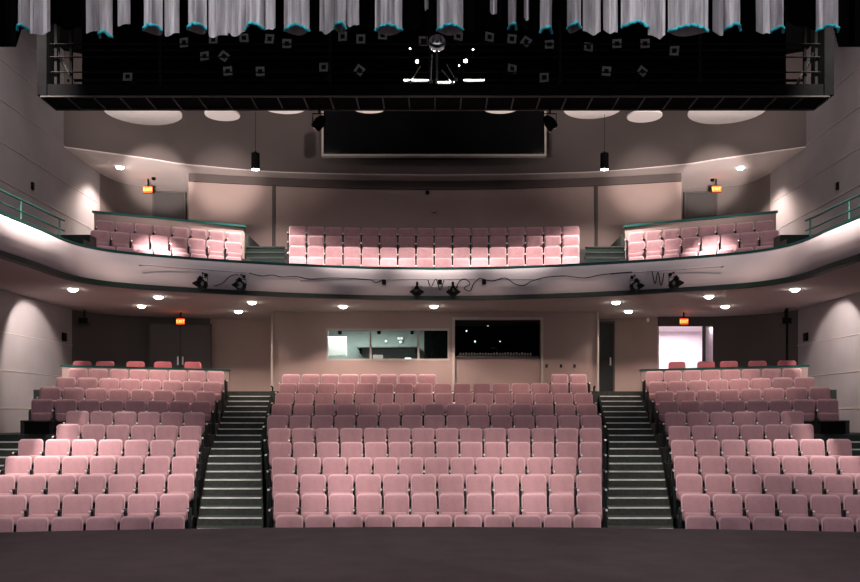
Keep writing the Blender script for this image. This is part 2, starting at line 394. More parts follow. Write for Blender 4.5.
# sound position behind the dark opening
cons = empty('mixing_console', ((w2[0]+w2[1])/2, BD+.45, w2[2]+.065)); tag(cons, 'pale mixing console on the sill of the dark booth opening', 'mixing console')
cw = (w2[1]-w2[0])/2-.05
obj('desk_top', BX(((-cw, -.42, -.06), (cw, .5, -.0))), M['greym'], cons)
bm = bmesh.new(); box(bm, (-cw*.95, -.2, 0), (cw*.85, .35, .09), .015); obj('console_body', bm, M['greym'], cons)
for k in range(26):
    x = -cw*.9+k*cw*1.72/25; h = random.uniform(.02, .05)
    obj('fader', BX(((x-.02, -.2-.01, .05), (x+.02, -.12, .08+h))), M['frame'], cons)
r = empty('sound_operator_desk_lamp', (P(497, 0, BD+.5).x, BD+.35, w2[2]+.07)); tag(r, 'thin gooseneck lamp rising from the pale mixing console', 'lamp')
bm = bmesh.new(); tube(bm, [(0, 0, 0), (.01, 0, .12), (-.04, 0, .24), (-.12, 0, .27)], .009); obj('neck', bm, M['greym'], r)
bm = bmesh.new(); tube(bm, [(-.12, 0, .27), (-.18, 0, .25)], .02); obj('head', bm, M['greym'], r)
for px, py, s_, lab in ((488, 325, .07, 'tiny bright lamp high in the dark booth opening'), (466.5, 331, .045, 'small dim lamp at upper left in the dark booth opening'),
                    (475, 341.5, .045, 'small green lamp left in the dark booth opening'), (500, 341.5, .03, 'faint small lamp mid dark booth opening')):
    D = 29.2; p = P(px, py, D); r = empty('indicator_lamp', p); tag(r, lab, 'lamp', 'small lamps in the dark booth')
    bm = bmesh.new(); lathe(bm, [(s_*.6, -.02), (s_*.7, .0), (s_*.7, .1), (.02, .12)], n=12, mat_=Matrix.Rotation(-math.pi/2, 4, 'X')); obj('housing', bm, M['blackm'], r)
    bm = bmesh.new(); lathe(bm, [(s_*.5, -.035), (s_*.6, -.02)], n=12, mat_=Matrix.Rotation(-math.pi/2, 4, 'X')); obj('lens', bm, M['screen'] if 'green' in lab else M['dim'], r)
    bm = bmesh.new(); tube(bm, [(0, .08, .0), (0, .22, .0)], .01); obj('bracket', bm, M['blackm'], r)

# rear lobby walls beside the booth
LW = [(-WX, 26.0), (-10.2, 27.2), (-8.6, 28.1), (-6.5, 28.5), (-5.0, 28.6)]
def curved_wall(name, pts, z0, z1, m, th=.15, sgn=1, sub=5):
    path = smooth_path(pts, sub); path = [(sgn*p[0], p[1]) for p in path]
    bm = bmesh.new(); sweep(bm, path, [(0, z0), (0, z1), (-th*sgn, z1), (-th*sgn, z0)])
    return struct(name, bm, m, smooth=True)
curved_wall('wall_rear_left', LW[:3]+[(-7.3, 28.38)], CROSS_Z, SOF, M['walld'], sgn=1)  # unlit stretch of the wall, its shade painted as a darker colour
curved_wall('wall_rear_left_lit_end', [(-7.3, 28.38), (-6.2, 28.53), (-5.0, 28.6)], CROSS_Z, SOF, M['wallb'], sgn=1)  # same wall continued, lamplight on this end painted as lighter taupe
# right: with lobby opening 657..713 and door 597..613
dl = [(-WX, 26.0), (-10.2, 27.1), (-8.86, 27.87)]
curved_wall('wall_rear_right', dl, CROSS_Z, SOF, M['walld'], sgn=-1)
OY = 27.85
ox0, ox1, oz1 = P(657.5, 0, OY).x, 8.86, P(0, 326, OY).z
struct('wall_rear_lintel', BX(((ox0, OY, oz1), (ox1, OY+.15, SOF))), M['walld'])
bm = bmesh.new(); sweep(bm, [(5.0, 28.6), (6.4, 28.3), (ox0, OY)], [(0, CROSS_Z), (0, SOF), (-.15, SOF), (-.15, CROSS_Z)])
struct('wall_rear_middle', bm, M['wallb'])
bm = bmesh.new(); sweep(bm, smooth_path([(-8.0, 28.2-.02), (-6.5, 28.5-.02), (-4.97, 28.6-.02)], 5), [(0.02, CROSS_Z), (0.02, SOF), (-.0, SOF), (-.0, CROSS_Z)])
# lobby beyond the opening
struct('wall_lobby', BX(((ox0-.3, 31.2, CROSS_Z), (10.5, 31.3, SOF))), M['lobby'])
struct('wall_lobby_side', BX(((10.4, 28.0, CROSS_Z), (10.5, 31.2, SOF))), M['lobby'])
struct('wall_lobby_inner', BX(((ox0-.35, 28.35, CROSS_Z), (ox0-.2, 31.2, SOF))), M['lobby'])
struct('ceiling_lobby', BX(((ox0-.3, 28.0, SOF-.15), (10.5, 31.3, SOF-.02))), M['lobby'])
l = bpy.data.lights.new('lobby_light', 'AREA'); l.energy = 48; l.size = 2; l.color = (1, .93, .98)
o = bpy.data.objects.new('lobby_light', l); COL.objects.link(o); o.location = (8.3, 29.6, SOF-.25)
def door(name, cx, y, z0, w_, h_, m, rot=0, double=False, handle=True, hx=1):
    r = empty(name, (cx, y, z0), rot); r['kind'] = 'structure'
    obj('door_frame', BX(((-w_/2-.05, -.04, 0), (-w_/2, .06, h_+.05)), ((w_/2, -.04, 0), (w_/2+.05, .06, h_+.05)), ((-w_/2, -.04, h_), (w_/2, .06, h_+.05))), M['walld'], r)
    leaves = [(-w_/2, -.005), (.005, w_/2)] if double else [(-w_/2, w_/2)]
    for k, (a, c) in enumerate(leaves):
        lf = obj('door_leaf', BX(((a+.003, -.02, 0.01), (c-.003, .03, h_-.003), .006)), m, r)
        hpx = (c-.07 if k == 0 else a+.07) if double else (c-.09 if hx > 0 else a+.09)
        if handle:
            bm = bmesh.new(); tube(bm, [(hpx, -.06, .95), (hpx, -.06, 1.15)], .012); box(bm, (hpx-.025, -.03, .92), (hpx+.025, -.02, 1.18)); tube(bm, [(hpx, -.06, 1.05), (hpx, -.02, 1.05)], .01)
            obj('door_handle', bm, M['armtip'], lf)
    return r
door('door_1', P(605.2, 0, 28.2).x, 28.3, CROSS_Z, .56, 2.3, M['door'], math.radians(8))
door('door_2', P(181, 0, 28.0).x, 27.93, CROSS_Z, 1.85, 2.2, M['doord'], math.radians(12), double=True)
# open door leaf in the lobby opening
r = door('door_3', P(703, 0, 28).x+.35, 28.55, CROSS_Z, 1.0, 2.25, M['lobby'], math.radians(58))
# soffit under balcony
FP = [(-8.1, 12.5), (-8.1, 14.5), (-8.06, 16.2), (-7.98, 17.6), (-7.95, 18.7), (-7.75, 19.5), (-7.1, 20.25), (-5.5, 21.1), (-3.6, 21.8), (-1.8, 22.25), (0, 22.4)]
fp = smooth_path(FP, 5); fp = [(p.x, p.y) for p in fp]; fpath = mirror_path(fp)
bm = bmesh.new(); path_slab(bm, fpath, SOF, SOF+.12, dy=.03)
struct('ceiling_soffit', bm, M['soffit'])
# balcony front
ZB, ZT = EYE+2.95, EYE+3.78
prof = [(0, ZB+.10), (.06, ZB+.16), (.10, ZB+.28), (.11, ZB+.45), (.09, ZB+.62), (.04, ZB+.75), (0, ZT-.05), (-.14, ZT-.05), (-.14, ZB+.10)]
bm = bmesh.new(); sweep(bm, fpath, prof); fas = struct('wall_balcony_front', bm, M['fascia'], smooth=True)
bm = bmesh.new(); sweep(bm, fpath, [(.02, ZB), (.03, ZB+.10), (-.15, ZB+.10), (-.15, ZB)]); struct('trim_balcony_bottom', bm, M['green'])
bm = bmesh.new(); sweep(bm, fpath, [(.03, ZT-.05), (.03, ZT), (-.17, ZT), (-.17, ZT-.05)]); struct('trim_balcony_top', bm, M['teal'])

# balcony floors
BR = [(24.2, 258.5), (25.1, 247.8), (26.0, 237.2), (26.9, 228.3)]
bal_center = []
for j, (D, y) in enumerate(BR):
    zt = EYE+(CY-y)/F*D; bal_center.append((D, zt-SEAT_H))
KB = .016
bm = bmesh.new(); path_slab(bm, fpath, SOF+.15, SOF+.25, dy=.12)
struct('floor_balcony', bm, M['carpet'])
def arc_slab(name, x0, x1, d0, d1, z0, z1, m, kind='structure', curve=KB, parent=None):
    N = 12; xs = [x0+(x1-x0)*k/N for k in range(N+1)]
    pts = [(x, d0-curve*x*x) for x in xs]+[(x, d1-curve*x*x) for x in reversed(xs)]
    bm = bmesh.new(); prism(bm, pts, z0, z1); return struct(name, bm, m, parent)
for j, (D, zf) in enumerate(bal_center):
    arc_slab('floor_balcony_riser', -149/F*(D-.72), 149/F*(D-.72), D-.72, D+.23 if j < 3 else 29.3, SOF+.25, zf, M['rake'])
# balcony aisle steps
for sgn, nm in ((-1, 'left'), (1, 'right')):
    r = empty('balcony_stairs'); tag(r, f'dark green steps in the balcony, {nm} of its centre block', 'stairs', None)
    for k in range(1, 8):
        D = 22.75+.45*k; z = bal_center[0][1]+.02+.245*(k-1); bi = lambda d: 149/F*d+.03; bo = lambda d: 190/F*d-.03
        q = [(sgn*bi(D), D), (sgn*bo(D), D), (sgn*bo(D+.44), D+.44), (sgn*bi(D+.44), D+.44)]
        bm = bmesh.new(); prism(bm, q, SOF+.26, z); s = obj('step', bm, M['green'], r)
        q = [(sgn*(bi(D)+.02), D-.015), (sgn*(bo(D)-.02), D-.015), (sgn*(bo(D)-.02), D+.03), (sgn*(bi(D)+.02), D+.03)]
        bm = bmesh.new(); prism(bm, q, z-.03, z+.005); obj('nosing', bm, M['greym'], s)
# side blocks of balcony: z of seat tops 4.2, 4.72, 5.2
BS = []
for (pxo, yo, Do, pxi, yi, Di) in ((98, 246.5, 21.5, 243.5, 256.5, 23.2), (91.5, 229.5, 22.4, 243, 243, 24.1), (97, 221, 23.3, 243, 232, 25.0)):
    BS.append((P(pxi, yi, Di), P(pxo, yo, Do)))
for sgn in (-1, 1):
    for j, (A, B) in enumerate(BS):
        d = (B-A); d.z = 0; d.normalize(); nrm = Vector((-d.y, d.x, 0));
        if nrm.y < 0: nrm = -nrm
        zf = (A.z+B.z)/2-SEAT_H
        a0 = A-nrm*.55-d*.1; b0 = B-nrm*.55+d*.1; a1 = A+nrm*.42-d*.1; b1 = B+nrm*.42+d*.1
        bm = bmesh.new(); prism(bm, [(-sgn*q.x, q.y) for q in (a0, b0, b1, a1)], SOF+.25, zf); struct('floor_balcony_riser', bm, M['rake'])
    # parapet with green cap
    a, c = P(94, 211.5, 24.0), P(244, 226, 25.6)
    lab = 'left' if sgn < 0 else 'right'
    q = [(-sgn*p_.x, p_.y) for p_ in (a, c, c+Vector((0, .14, 0)), a+Vector((0, .14, 0)))]
    bm = bmesh.new(); prism(bm, q, SOF+.25, [a.z-.04, c.z-.04, c.z-.04, a.z-.04]); o = struct(f'wall_parapet_{lab}', bm, M['wallb'])
    q = [(-sgn*p_.x, p_.y) for p_ in (a+Vector((-.04, -.04, 0)), c+Vector((.04, -.04, 0)), c+Vector((.04, .18, 0)), a+Vector((-.04, .18, 0)))]
    bm = bmesh.new(); prism(bm, q, [a.z-.04, c.z-.04, c.z-.04, a.z-.04], [a.z+.02, c.z+.02, c.z+.02, a.z+.02]); obj('cap', bm, M['teal'], o)
    # niche floor
    struct('floor_balcony_landing', BX(((sgn*5.6, 26.2, SOF+.25), (sgn*WX, 32, 8.0))), M['carpet'])
    # low walls behind the last row on the main floor
    A, B, _, _ = side_rows[10]
    a, c = P(62, 364.9, 23.4), P(229, 369.3, 25.6)
    q = [(-sgn*p_.x, p_.y) for p_ in (a, c, c+Vector((0, .12, 0)), a+Vector((0, .12, 0)))]
    bm = bmesh.new(); prism(bm, q, 2.6, [a.z-.05, c.z-.05, c.z-.05, a.z-.05]); o = struct(f'wall_low_{lab}', bm, M['wallb'])
    q = [(-sgn*p_.x, p_.y) for p_ in (a+Vector((-.03, -.03, 0)), c+Vector((.03, -.03, 0)), c+Vector((.03, .15, 0)), a+Vector((-.03, .15, 0)))]
    bm = bmesh.new(); prism(bm, q, [a.z-.05, c.z-.05, c.z-.05, a.z-.05], [a.z, c.z, c.z, a.z]); obj('cap', bm, M['teal'], o)

# balcony rear walls
CZ = EYE+7.79
N = 24; cpts = [(-7.95+15.9*k/N) for k in range(N+1)]
rear = [(x, 29.2-1.0*(x/7.95)**2) for x in cpts]
bm = bmesh.new(); sweep(bm, rear, [(0, SOF+.25), (0, CZ), (-.2, CZ), (-.2, SOF+.25)]); struct('wall_balcony_rear', bm, M['wallb'], smooth=True)
bm = bmesh.new(); sweep(bm, rear, [(.10, CZ-.26), (.10, CZ-.005), (.01, CZ-.005), (.01, CZ-.26)]); struct('trim_balcony_dark_strip', bm, M['bulk'], smooth=True)  # dark strip along the top of the rear wall
for sgn, nm in ((-1, 'left'), (1, 'right')):
    struct('wall_balcony_return_'+nm, BX(((sgn*7.95, 28.3, SOF+.25), (sgn*7.85, 30.6, CZ))), M['walld'])
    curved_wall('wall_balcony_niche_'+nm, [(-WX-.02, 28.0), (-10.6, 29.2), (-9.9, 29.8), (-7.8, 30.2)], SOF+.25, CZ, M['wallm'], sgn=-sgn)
    # pilaster joint lines on the rear wall
    x = sgn*5.3; yy = 29.2-(x/7.95)**2
    struct('trim_joint_'+nm, BX(((x-.05, yy-.07, SOF+.25), (x+.05, yy+.02, CZ-.02), .01)), M['walld'])
    door('door_'+str(4 if sgn < 0 else 5), sgn*9.05, 29.75, 8.0, 1.0, 2.15, M['doorn'], math.radians(sgn*-8))
# ceiling over the balcony, bulkhead
BK = [(-WX-.05, 25.4), (-8.63, 26.65), (-7.75, 27.2), (-5.3, 28.0), (-2.6, 28.3), (0, 28.4)]
bk = mirror_path([(p.x, p.y) for p in smooth_path(BK, 5)])
bm = bmesh.new(); path_slab(bm, [(x, y) for x, y in bk], CZ, CZ+.1, ycut=0, dy=.01)
struct('ceiling_balcony', bm, M['soffit'])
bm = bmesh.new(); sweep(bm, bk, [(0, CZ+.03), (0, 13.4), (-.2, 13.4), (-.2, CZ+.03)]); struct('wall_bulkhead', bm, M['bulk'], smooth=True)
struct('ceiling', BX(((-WX-.4, 8, 13.2), (WX+.4, 32, 13.5))), M['black'])
# dark cloud ceiling between discs: curved dropped panels
# projection window in the bulkhead
a, c = P(322, 157, 27.9), P(546, 104, 27.9)
r = bar_frame('window_3', a.x, c.x, a.z, c.z, 27.9, .06, .12, [], glass=None, m=M['frame'])
obj('pane', BX(((a.x+.05, 27.86, a.z+.05), (c.x-.05, 27.9, c.z-.05))), M['dglass'], r)
struct('wall_projection_box', BX(((a.x+.06, 27.95, a.z+.06), (c.x-.06, 28.6, c.z-.02))), M['black'])

# ------------------------------------------------------------------ stage-house walls (black) beyond frame sides
struct('wall_stage_left', BX(((-12, -6, 0), (-11.8, 8, 13.4))), M['black'])
struct('wall_stage_right', BX(((11.8, -6, 0), (12, 8, 13.4))), M['black'])

# ------------------------------------------------------------------ seats
def slab(bm, w_, z0, z1, t, y0, rt, rb, lean=0, wrap=0, dome=0, n=5, mi=0, inset=.92):
    """rounded upright slab, front towards -Y"""
    out = []
    def corner(cx_, cz_, r, a0):
        for k in range(n+1):
            a = a0+math.pi/2*k/n; out.append((cx_+r*math.cos(a), cz_+r*math.sin(a)))
    h = w_/2
    corner(h-rt, z1-rt, rt, 0); 
    for k in (1, 2, 3): out.append((h-rt-(2*h-2*rt)*k/4, z1))
    corner(-h+rt, z1-rt, rt, math.pi/2); corner(-h+rb, z0+rb, rb, math.pi)
    for k in (1, 2, 3): out.append((-h+rb+(2*h-2*rb)*k/4, z0))
    corner(h-rb, z0+rb, rb, -math.pi/2)
    zc = (z0+z1)/2; loops = []
    for sc_, y in ((.9, t), (1, t*.8), (1, t*.3), (inset+.03, 0.0), (inset-.07, -dome*.6), (.45, -dome), (.001, -dome)):
        lp = []
        for x, z in out:
            X = x*sc_; Z = zc+(z-zc)*(1-(1-sc_)*w_/(z1-z0) if sc_ > .8 else sc_)
            lp.append(bm.verts.new((X, y0+y-wrap*(X/h)**2+lean*(Z-z0), Z)))
        loops.append(lp)
    m = len(out)
    for i in range(len(loops)-1):
        for k in range(m):
            f = bm.faces.new((loops[i][k], loops[i][(k+1) % m], loops[i+1][(k+1) % m], loops[i+1][k])); f.material_index = mi
    f = bm.faces.new(loops[0]); f.material_index = mi
    bmesh.ops.remove_doubles(bm, verts=loops[-1], dist=.002)
    return bm
LEAN = .22
def seat_meshes():
    R = {}
    bm = bmesh.new(); slab(bm, .485, .36, .83, .035, -.02, .075, .05, LEAN, .03); R['backrest'] = (bm, 'shell')
    bm = bmesh.new(); slab(bm, .445, .385, .805, .03, -.05, .065, .05, LEAN, .03, .012); R['back_cushion'] = (bm, 'fabric')
    bm = bmesh.new(); slab(bm, .45, .30, .50, .07, -.17, .06, .09, .10, 0, .02); R['seat_pan'] = (bm, 'fabric')
    bm = bmesh.new(); box(bm, (-.265-.022, -.30, .545), (-.265+.022, .02, .58), .012); R['armrest'] = (bm, 'arm')
    bm = bmesh.new(); box(bm, (-.265-.02, -.318, .535), (-.265+.02, -.296, .575), .007); R['arm_tip'] = (bm, 'armtip')
    bm = bmesh.new(); box(bm, (-.265-.017, -.14, .03), (-.265+.017, .03, .548), .006); box(bm, (-.265-.035, -.2, 0), (-.265+.035, .1, .03), .006); R['pedestal'] = (bm, 'legm')
    return {k: (obj(k, v[0], M[v[1]], None, True)) for k, v in R.items()}
PR = seat_meshes()
def end_panel_mesh():
    bm = bmesh.new(); box(bm, (-.292, -.27, .03), (-.266-.006, .04, .56), .01); return obj('end_panel', bm, M['green'], None, True)
PR['end_panel'] = end_panel_mesh()
DATA = {k: o.data for k, o in PR.items()}
for o in PR.values(): bpy.data.objects.remove(o)
def part(name, root, data=None, mx=1, x=0):
    o = bpy.data.objects.new(name, data or DATA[name]); COL.objects.link(o); o.parent = root
    if mx < 0: o.scale = (-1, 1, 1)
    o.location.x = x
    return o
# mirrored mesh data for right-hand parts (no negative scales)
def mirrored(name):
    bm = bmesh.new(); bm.from_mesh(DATA[name])
    for v in bm.verts: v.co.x = -v.co.x
    bmesh.ops.reverse_faces(bm, faces=bm.faces)
    me = bpy.data.meshes.new(name); bm.to_mesh(me); bm.free()
    for m in DATA[name].materials: me.materials.append(m)
    for p in me.polygons: p.use_smooth = True
    return me
DATA_R = {k: mirrored(k) for k in ('armrest', 'arm_tip', 'pedestal', 'end_panel')}
def make_seat(right=False, left=True, endl=False, endr=False, red=False):
    r = empty('theatre_seat')
    b_ = part('backrest', r); c_ = part('back_cushion', b_); p_ = part('seat_pan', r)
    if left:
        a = part('armrest', r); part('arm_tip', a); part('pedestal', r)
        if endl: part('end_panel', r)
    if right:
        a = part('armrest', r, DATA_R['armrest']); part('arm_tip', a, DATA_R['arm_tip']); part('pedestal', r, DATA_R['pedestal'])
        if endr: part('end_panel', r, DATA_R['end_panel'])
    return r
def copy_tree(o, parent=None):
    c = o.copy(); COL.objects.link(c); c.parent = parent
    for ch in list(o.children): copy_tree(ch, c)
    return c
PROTO = {'mid': make_seat(), 'last': make_seat(True, endr=True), 'first': make_seat(endl=True)}
ORD = ['first', 'second', 'third', 'fourth', 'fifth', 'sixth', 'seventh', 'eighth', 'ninth', 'tenth', 'eleventh', 'twelfth', 'thirteenth', 'fourteenth', 'fifteenth', 'sixteenth']
used = set()
def place_seat(kind, loc, rz, label, group, width=.53):
    src = PROTO[kind]
    if kind in used: o = copy_tree(src)
    else: o = src; used.add(kind)
    o.location = loc; o.rotation_euler = (0, 0, rz+random.uniform(-.012, .012))
    s_ = width/.53; o.scale = (s_, 1, 1)
    tag(o, label, 'seat', group)
    return o
CENTER = [(275, 601.6, 11), (273.4, 602.3, 12), (272.3, 602, 12), (271.3, 602.2, 13), (269, 602.1, 14), (268, 602.2, 14), (266.9, 602, 15), (271.3, 597.4, 15), (274.8, 593.2, 16), (278.6, 588.0, 16)]
for i, (x0, x1, n) in enumerate(CENTER, 1):
    D = rowD(i); p = (x1-x0)/n
    for k in range(n):
        X = (x0+p*(k+.5)-CX)/F*D
        half = k < n/2
        if k == n//2 and n % 2: lb = f'pink folding seat in the middle of the {ORD[i-1]} row, centre block'
        elif half: lb = f'pink folding seat, centre block, {ORD[i-1]} row from the stage, {ORD[k]} from the left aisle'
        else: lb = f'pink folding seat, centre block, {ORD[i-1]} row from the stage, {ORD[n-1-k]} from the right aisle'
        place_seat('first' if k == 0 else 'last' if k == n-1 else 'mid', (X, D-.095, RISE*(i-1)), 0, lb, f'pink seats, row {ORD[i-1]} of the centre block', p/F*D)
# row eleven: eight left, two right of the console
D = 25.0
for k in range(8):
    X = (281.9+19.4*(k+.5)-CX)/F*D
    place_seat('mid' if k < 7 else 'last', (X, D-.095, RISE*10), 0, f'pink folding seat, rearmost centre row below the lit booth window, {ORD[k]} from its left end', 'pink seats, rearmost row of the centre block', 19.4/F*D)
for k in range(2):
    X = (550+18.6*(k+.5)-CX)/F*D
    place_seat('mid' if k == 0 else 'last', (X, D-.095, RISE*10), 0, f'pink folding seat, {"left" if k == 0 else "right"} of the pair right of the console, rearmost centre row', 'pair of pink seats right of the console', 18.6/F*D)
for sgn, nm in ((-1, 'left'), (1, 'right')):
    for i, (A, B, n, ang) in enumerate(side_rows, 1):
        d = B-A; L = math.hypot(d.x, d.y)
        for k in range(n):
            q = A+d*((k+.5)/n); rz = math.radians(ang)*-sgn
            loc = Vector((-sgn*q.x, q.y-.095, q.z))
            lb = f'pink folding seat, {nm} block, {ORD[i-1]} row from the stage, {ORD[k]} from the aisle'
            aisle_end = (k == 0)
            if sgn < 0: kind = 'last' if k == 0 else 'mid'
            else: kind = 'first' if k == 0 else 'mid'
            place_seat(kind, loc, rz, lb, f'pink seats, row {ORD[i-1]} of the {nm} block', L/n)
# loose red seats behind the low walls
def red_proto():
    r = empty('loose_chair')
    bm = bmesh.new(); slab(bm, .50, .5, .93, .05, -.02, .09, .05, .12, .02); b_ = obj('backrest', bm, M['redfab'], r, True)
    bm = bmesh.new(); box(bm, (-.24, -.48, .42), (.24, 0, .49), .03); obj('seat', bm, M['redfab'], r, True)
    for x in (-.2, .2):
        for y in (-.42, -.04):
            bm = bmesh.new(); tube(bm, [(x, y, 0), (x*.95, y, .43)], .014); obj('leg', bm, M['legm'], r)
    for x in (-.2, .2):
        bm = bmesh.new(); tube(bm, [(x, -.0, .4), (x, .06, .6)], .012); obj('back_post', bm, M['legm'], r)
    return r
rp = red_proto(); first = True
LC = [(-1, 82), (-1, 105), (-1, 135.5), (-1, 163), (-1, 192.5), (1, 706), (1, 729), (1, 757.5), (1, 787), (1, 677)]
for s_, px in LC:
    py = interp([73, 202, 670, 800], [360.8, 362.0, 361.5, 360.3], px)
    D = interp([82, 193, 677, 787], [24.5, 26.2, 26.2, 24.5], px) 
    Z = EYE+(CY-py)/F*D-.93; X = (px-CX)/F*D
    o = rp if first else copy_tree(rp); first = False
    o.location = (X, D, CROSS_Z) ; o.rotation_euler = (0, 0, math.radians(14 if s_ < 0 else -14))
    o.scale = (1, 1, (Z+.93-CROSS_Z)/.93)
    side = 'left' if s_ < 0 else 'right'
    order = sorted([q for t_, q in LC if t_ == s_], key=lambda v: v if s_ < 0 else -v).index(px)
    tag(o, f'red chair behind the low green-capped wall, {nm if 0 else side} side, {ORD[order]} from the side wall', 'chair', f'red chairs behind the {side} low wall')
# balcony seats: one mass (more than 300 seats in view)
bm = bmesh.new(); mats = [M['shell'], M['fabric'], M['arm'], M['armtip'], M['legm']]
IDX = {'backrest': 0, 'back_cushion': 1, 'seat_pan': 1, 'armrest': 2, 'arm_tip': 3, 'pedestal': 4}
def add_seat(bm, mtx):
    for k, mi in IDX.items():
        n0 = len(bm.verts); f0 = len(bm.faces); bm.from_mesh(DATA[k]); bm.verts.ensure_lookup_table(); bm.faces.ensure_lookup_table()
        for v in bm.verts[n0:]: v.co = mtx @ v.co
        for f in bm.faces[f0:]: f.material_index = mi; f.smooth = True
for j, (D0, zf) in enumerate(bal_center):
    for k in range(16):
        px = 289+18.15*(k+.5); X = (px-CX)/F*D0; D = D0-KB*X*X
        add_seat(bm, Matrix.Translation((X*D/D0, D-.095, zf)) @ Matrix.Rotation(-2*KB*X, 4, 'Z') @ Matrix.Diagonal((18.15/F*D0/.53, 1, 1, 1)))
for sgn in (-1, 1):
    for (A, B) in BS:
        d = B-A; L = math.hypot(d.x, d.y); ang = math.atan2(abs(d.y), abs(d.x)); zf = (A.z+B.z)/2-SEAT_H
        for k in range(8):
            q = A+d*((k+.5)/8)
            add_seat(bm, Matrix.Translation((-sgn*q.x, q.y-.095, zf)) @ Matrix.Rotation(ang*-sgn, 4, 'Z') @ Matrix.Diagonal((L/8/.53, 1, 1, 1)))
me = bpy.data.meshes.new('balcony_seating'); bm.to_mesh(me); bm.free()
for m in mats: me.materials.append(m)
o = bpy.data.objects.new('balcony_seating', me); COL.objects.link(o)
tag(o, 'curved rows of pink folding seats up in the balcony', 'seats', None, 'stuff')

# ------------------------------------------------------------------ balcony side railings (teal)
for sgn, nm in ((-1, 'left'), (1, 'right')):
    r = empty('railing'); tag(r, f'teal two-bar metal railing on the {nm} arm of the balcony', 'railing')
    pl = [(x, y) for x, y in fp if 12.6 < y < 18.9]
    def rp_(zoff, i0=0): return [(-sgn*(x-.08), y, ZT+zoff) for x, y in pl[i0:]]
    bm = bmesh.new(); tube(bm, rp_(.42), .022); obj('top_rail', bm, M['teal'], r, True)
    bm = bmesh.new(); tube(bm, rp_(.20), .018); obj('mid_rail', bm, M['teal'], r, True)
    for D in (13.2, 14.7, 15.9, 17.0, 18.7):
        q = min(pl, key=lambda t: abs(t[1]-D))
        bm = bmesh.new(); tube(bm, [(-sgn*(q[0]-.08), q[1], ZT-.0), (-sgn*(q[0]-.08), q[1], ZT+.42)], .02); obj('post', bm, M['teal'], r, True)
    # dark steps at the end of the arm
    st = empty('balcony_stairs'); tag(st, f'dark steps at the inner end of the {nm} balcony arm', 'stairs')
    for k in range(3):
        a = P(62+k*3, 0, 20.3+k*.5)
        obj('step', BX(((-sgn*-8.3 if 0 else sgn*8.25, 20.1+.4*k, SOF+.25), (sgn*10.7, 20.5+.4*k, 6.55+.18*k))), M['green'], st)

# ------------------------------------------------------------------ downlights
def downlight(p, lab, grp, e, deg=120, on=True):
    r = empty('downlight', p); tag(r, lab, 'light', grp)
    bm = bmesh.new(); lathe(bm, [(.115, 0), (.115, -.012), (.15, -.012), (.15, 0)], n=24); obj('trim_ring', bm, M['disc'], r)
    bm = bmesh.new(); lathe(bm, [(.112, 0), (.105, -.03), (.07, -.06), (.02, -.07)], n=24); obj('lens', bm, M['lamp'], r)
    if e:
        l = bpy.data.lights.new('downlight_beam', 'SPOT'); l.energy = e; l.spot_size = math.radians(deg); l.spot_blend = .5; l.shadow_soft_size = .08; l.color = (1, .80, .70)
        l.energy *= 1.45
        o = bpy.data.objects.new('downlight_beam', l); COL.objects.link(o); o.parent = r; o.location = (0, 0, -.09)
for px, py, lab, e in ((73, 289, 'round downlight in the balcony soffit nearest the left wall', 38), (158.5, 296.5, 'soffit downlight at the front, before the left double door', 45),
        (141.5, 305.5, 'soffit downlight at the back, before the left double door', 45), (252, 302, 'soffit downlight at the front near the left booth corner', 60),
        (238.5, 311, 'soffit downlight at the back near the left booth corner', 110), (343, 306, 'soffit downlight above the lit booth window', 80),
        (434, 306, 'soffit downlight above the middle of the booth wall', 80), (616, 302, 'soffit downlight at the front near the right booth corner', 60),
        (628.5, 311, 'soffit downlight at the back near the black door', 100), (709, 296, 'soffit downlight at the front, before the lit lobby opening', 26),
        (725, 306, 'soffit downlight at the back, before the lit lobby opening', 26), (795, 289, 'round downlight in the balcony soffit nearest the right wall', 30)):
    D = F*(SOF-EYE)/(CY-py); p = P(px, py, D); p.z = SOF
    downlight(p, lab, 'downlights in the balcony soffit', e)
for px, py, lab in ((120, 167, 'round downlight over the left balcony exit'), (740.5, 167.5, 'round downlight over the right balcony exit')):
    D = F*7.79/(CY-py); p = P(px, py, D); p.z = CZ; downlight(p, lab, 'downlights over the balcony exits', 120, 130)
# black cylinder pendants
for px, lab, e in ((255.5, 'black cylinder pendant lamp hanging on the left', 420), (604.5, 'black cylinder pendant lamp hanging on the right', 420)):
    p = P(px, 169.5, 25.0); r = empty('pendant_lamp', p); tag(r, lab, 'pendant lamp', 'black cylinder pendants')
    bm = bmesh.new(); lathe(bm, [(.108, 0), (.118, 0), (.118, .46), (.04, .49), (.02, .52)], n=24); obj('lamp_shade', bm, M['black'], r, True)
    bm = bmesh.new(); lathe(bm, [(.01, -.004), (.104, -.004), (.104, .0), (.01, .0)], n=24); obj('lens', bm, M['lamp'], r)
    bm = bmesh.new(); tube(bm, [(0, 0, .5), (0, 0, 13.2-p.z)], .006); obj('cable', bm, M['black'], r)
    l = bpy.data.lights.new('pendant_beam', 'SPOT'); l.energy = e; l.spot_size = math.radians(115); l.spot_blend = .6; l.shadow_soft_size = .08; l.color = WARM
    o = bpy.data.objects.new('pendant_beam', l); COL.objects.link(o); o.parent = r; o.location = (0, 0, -.02)
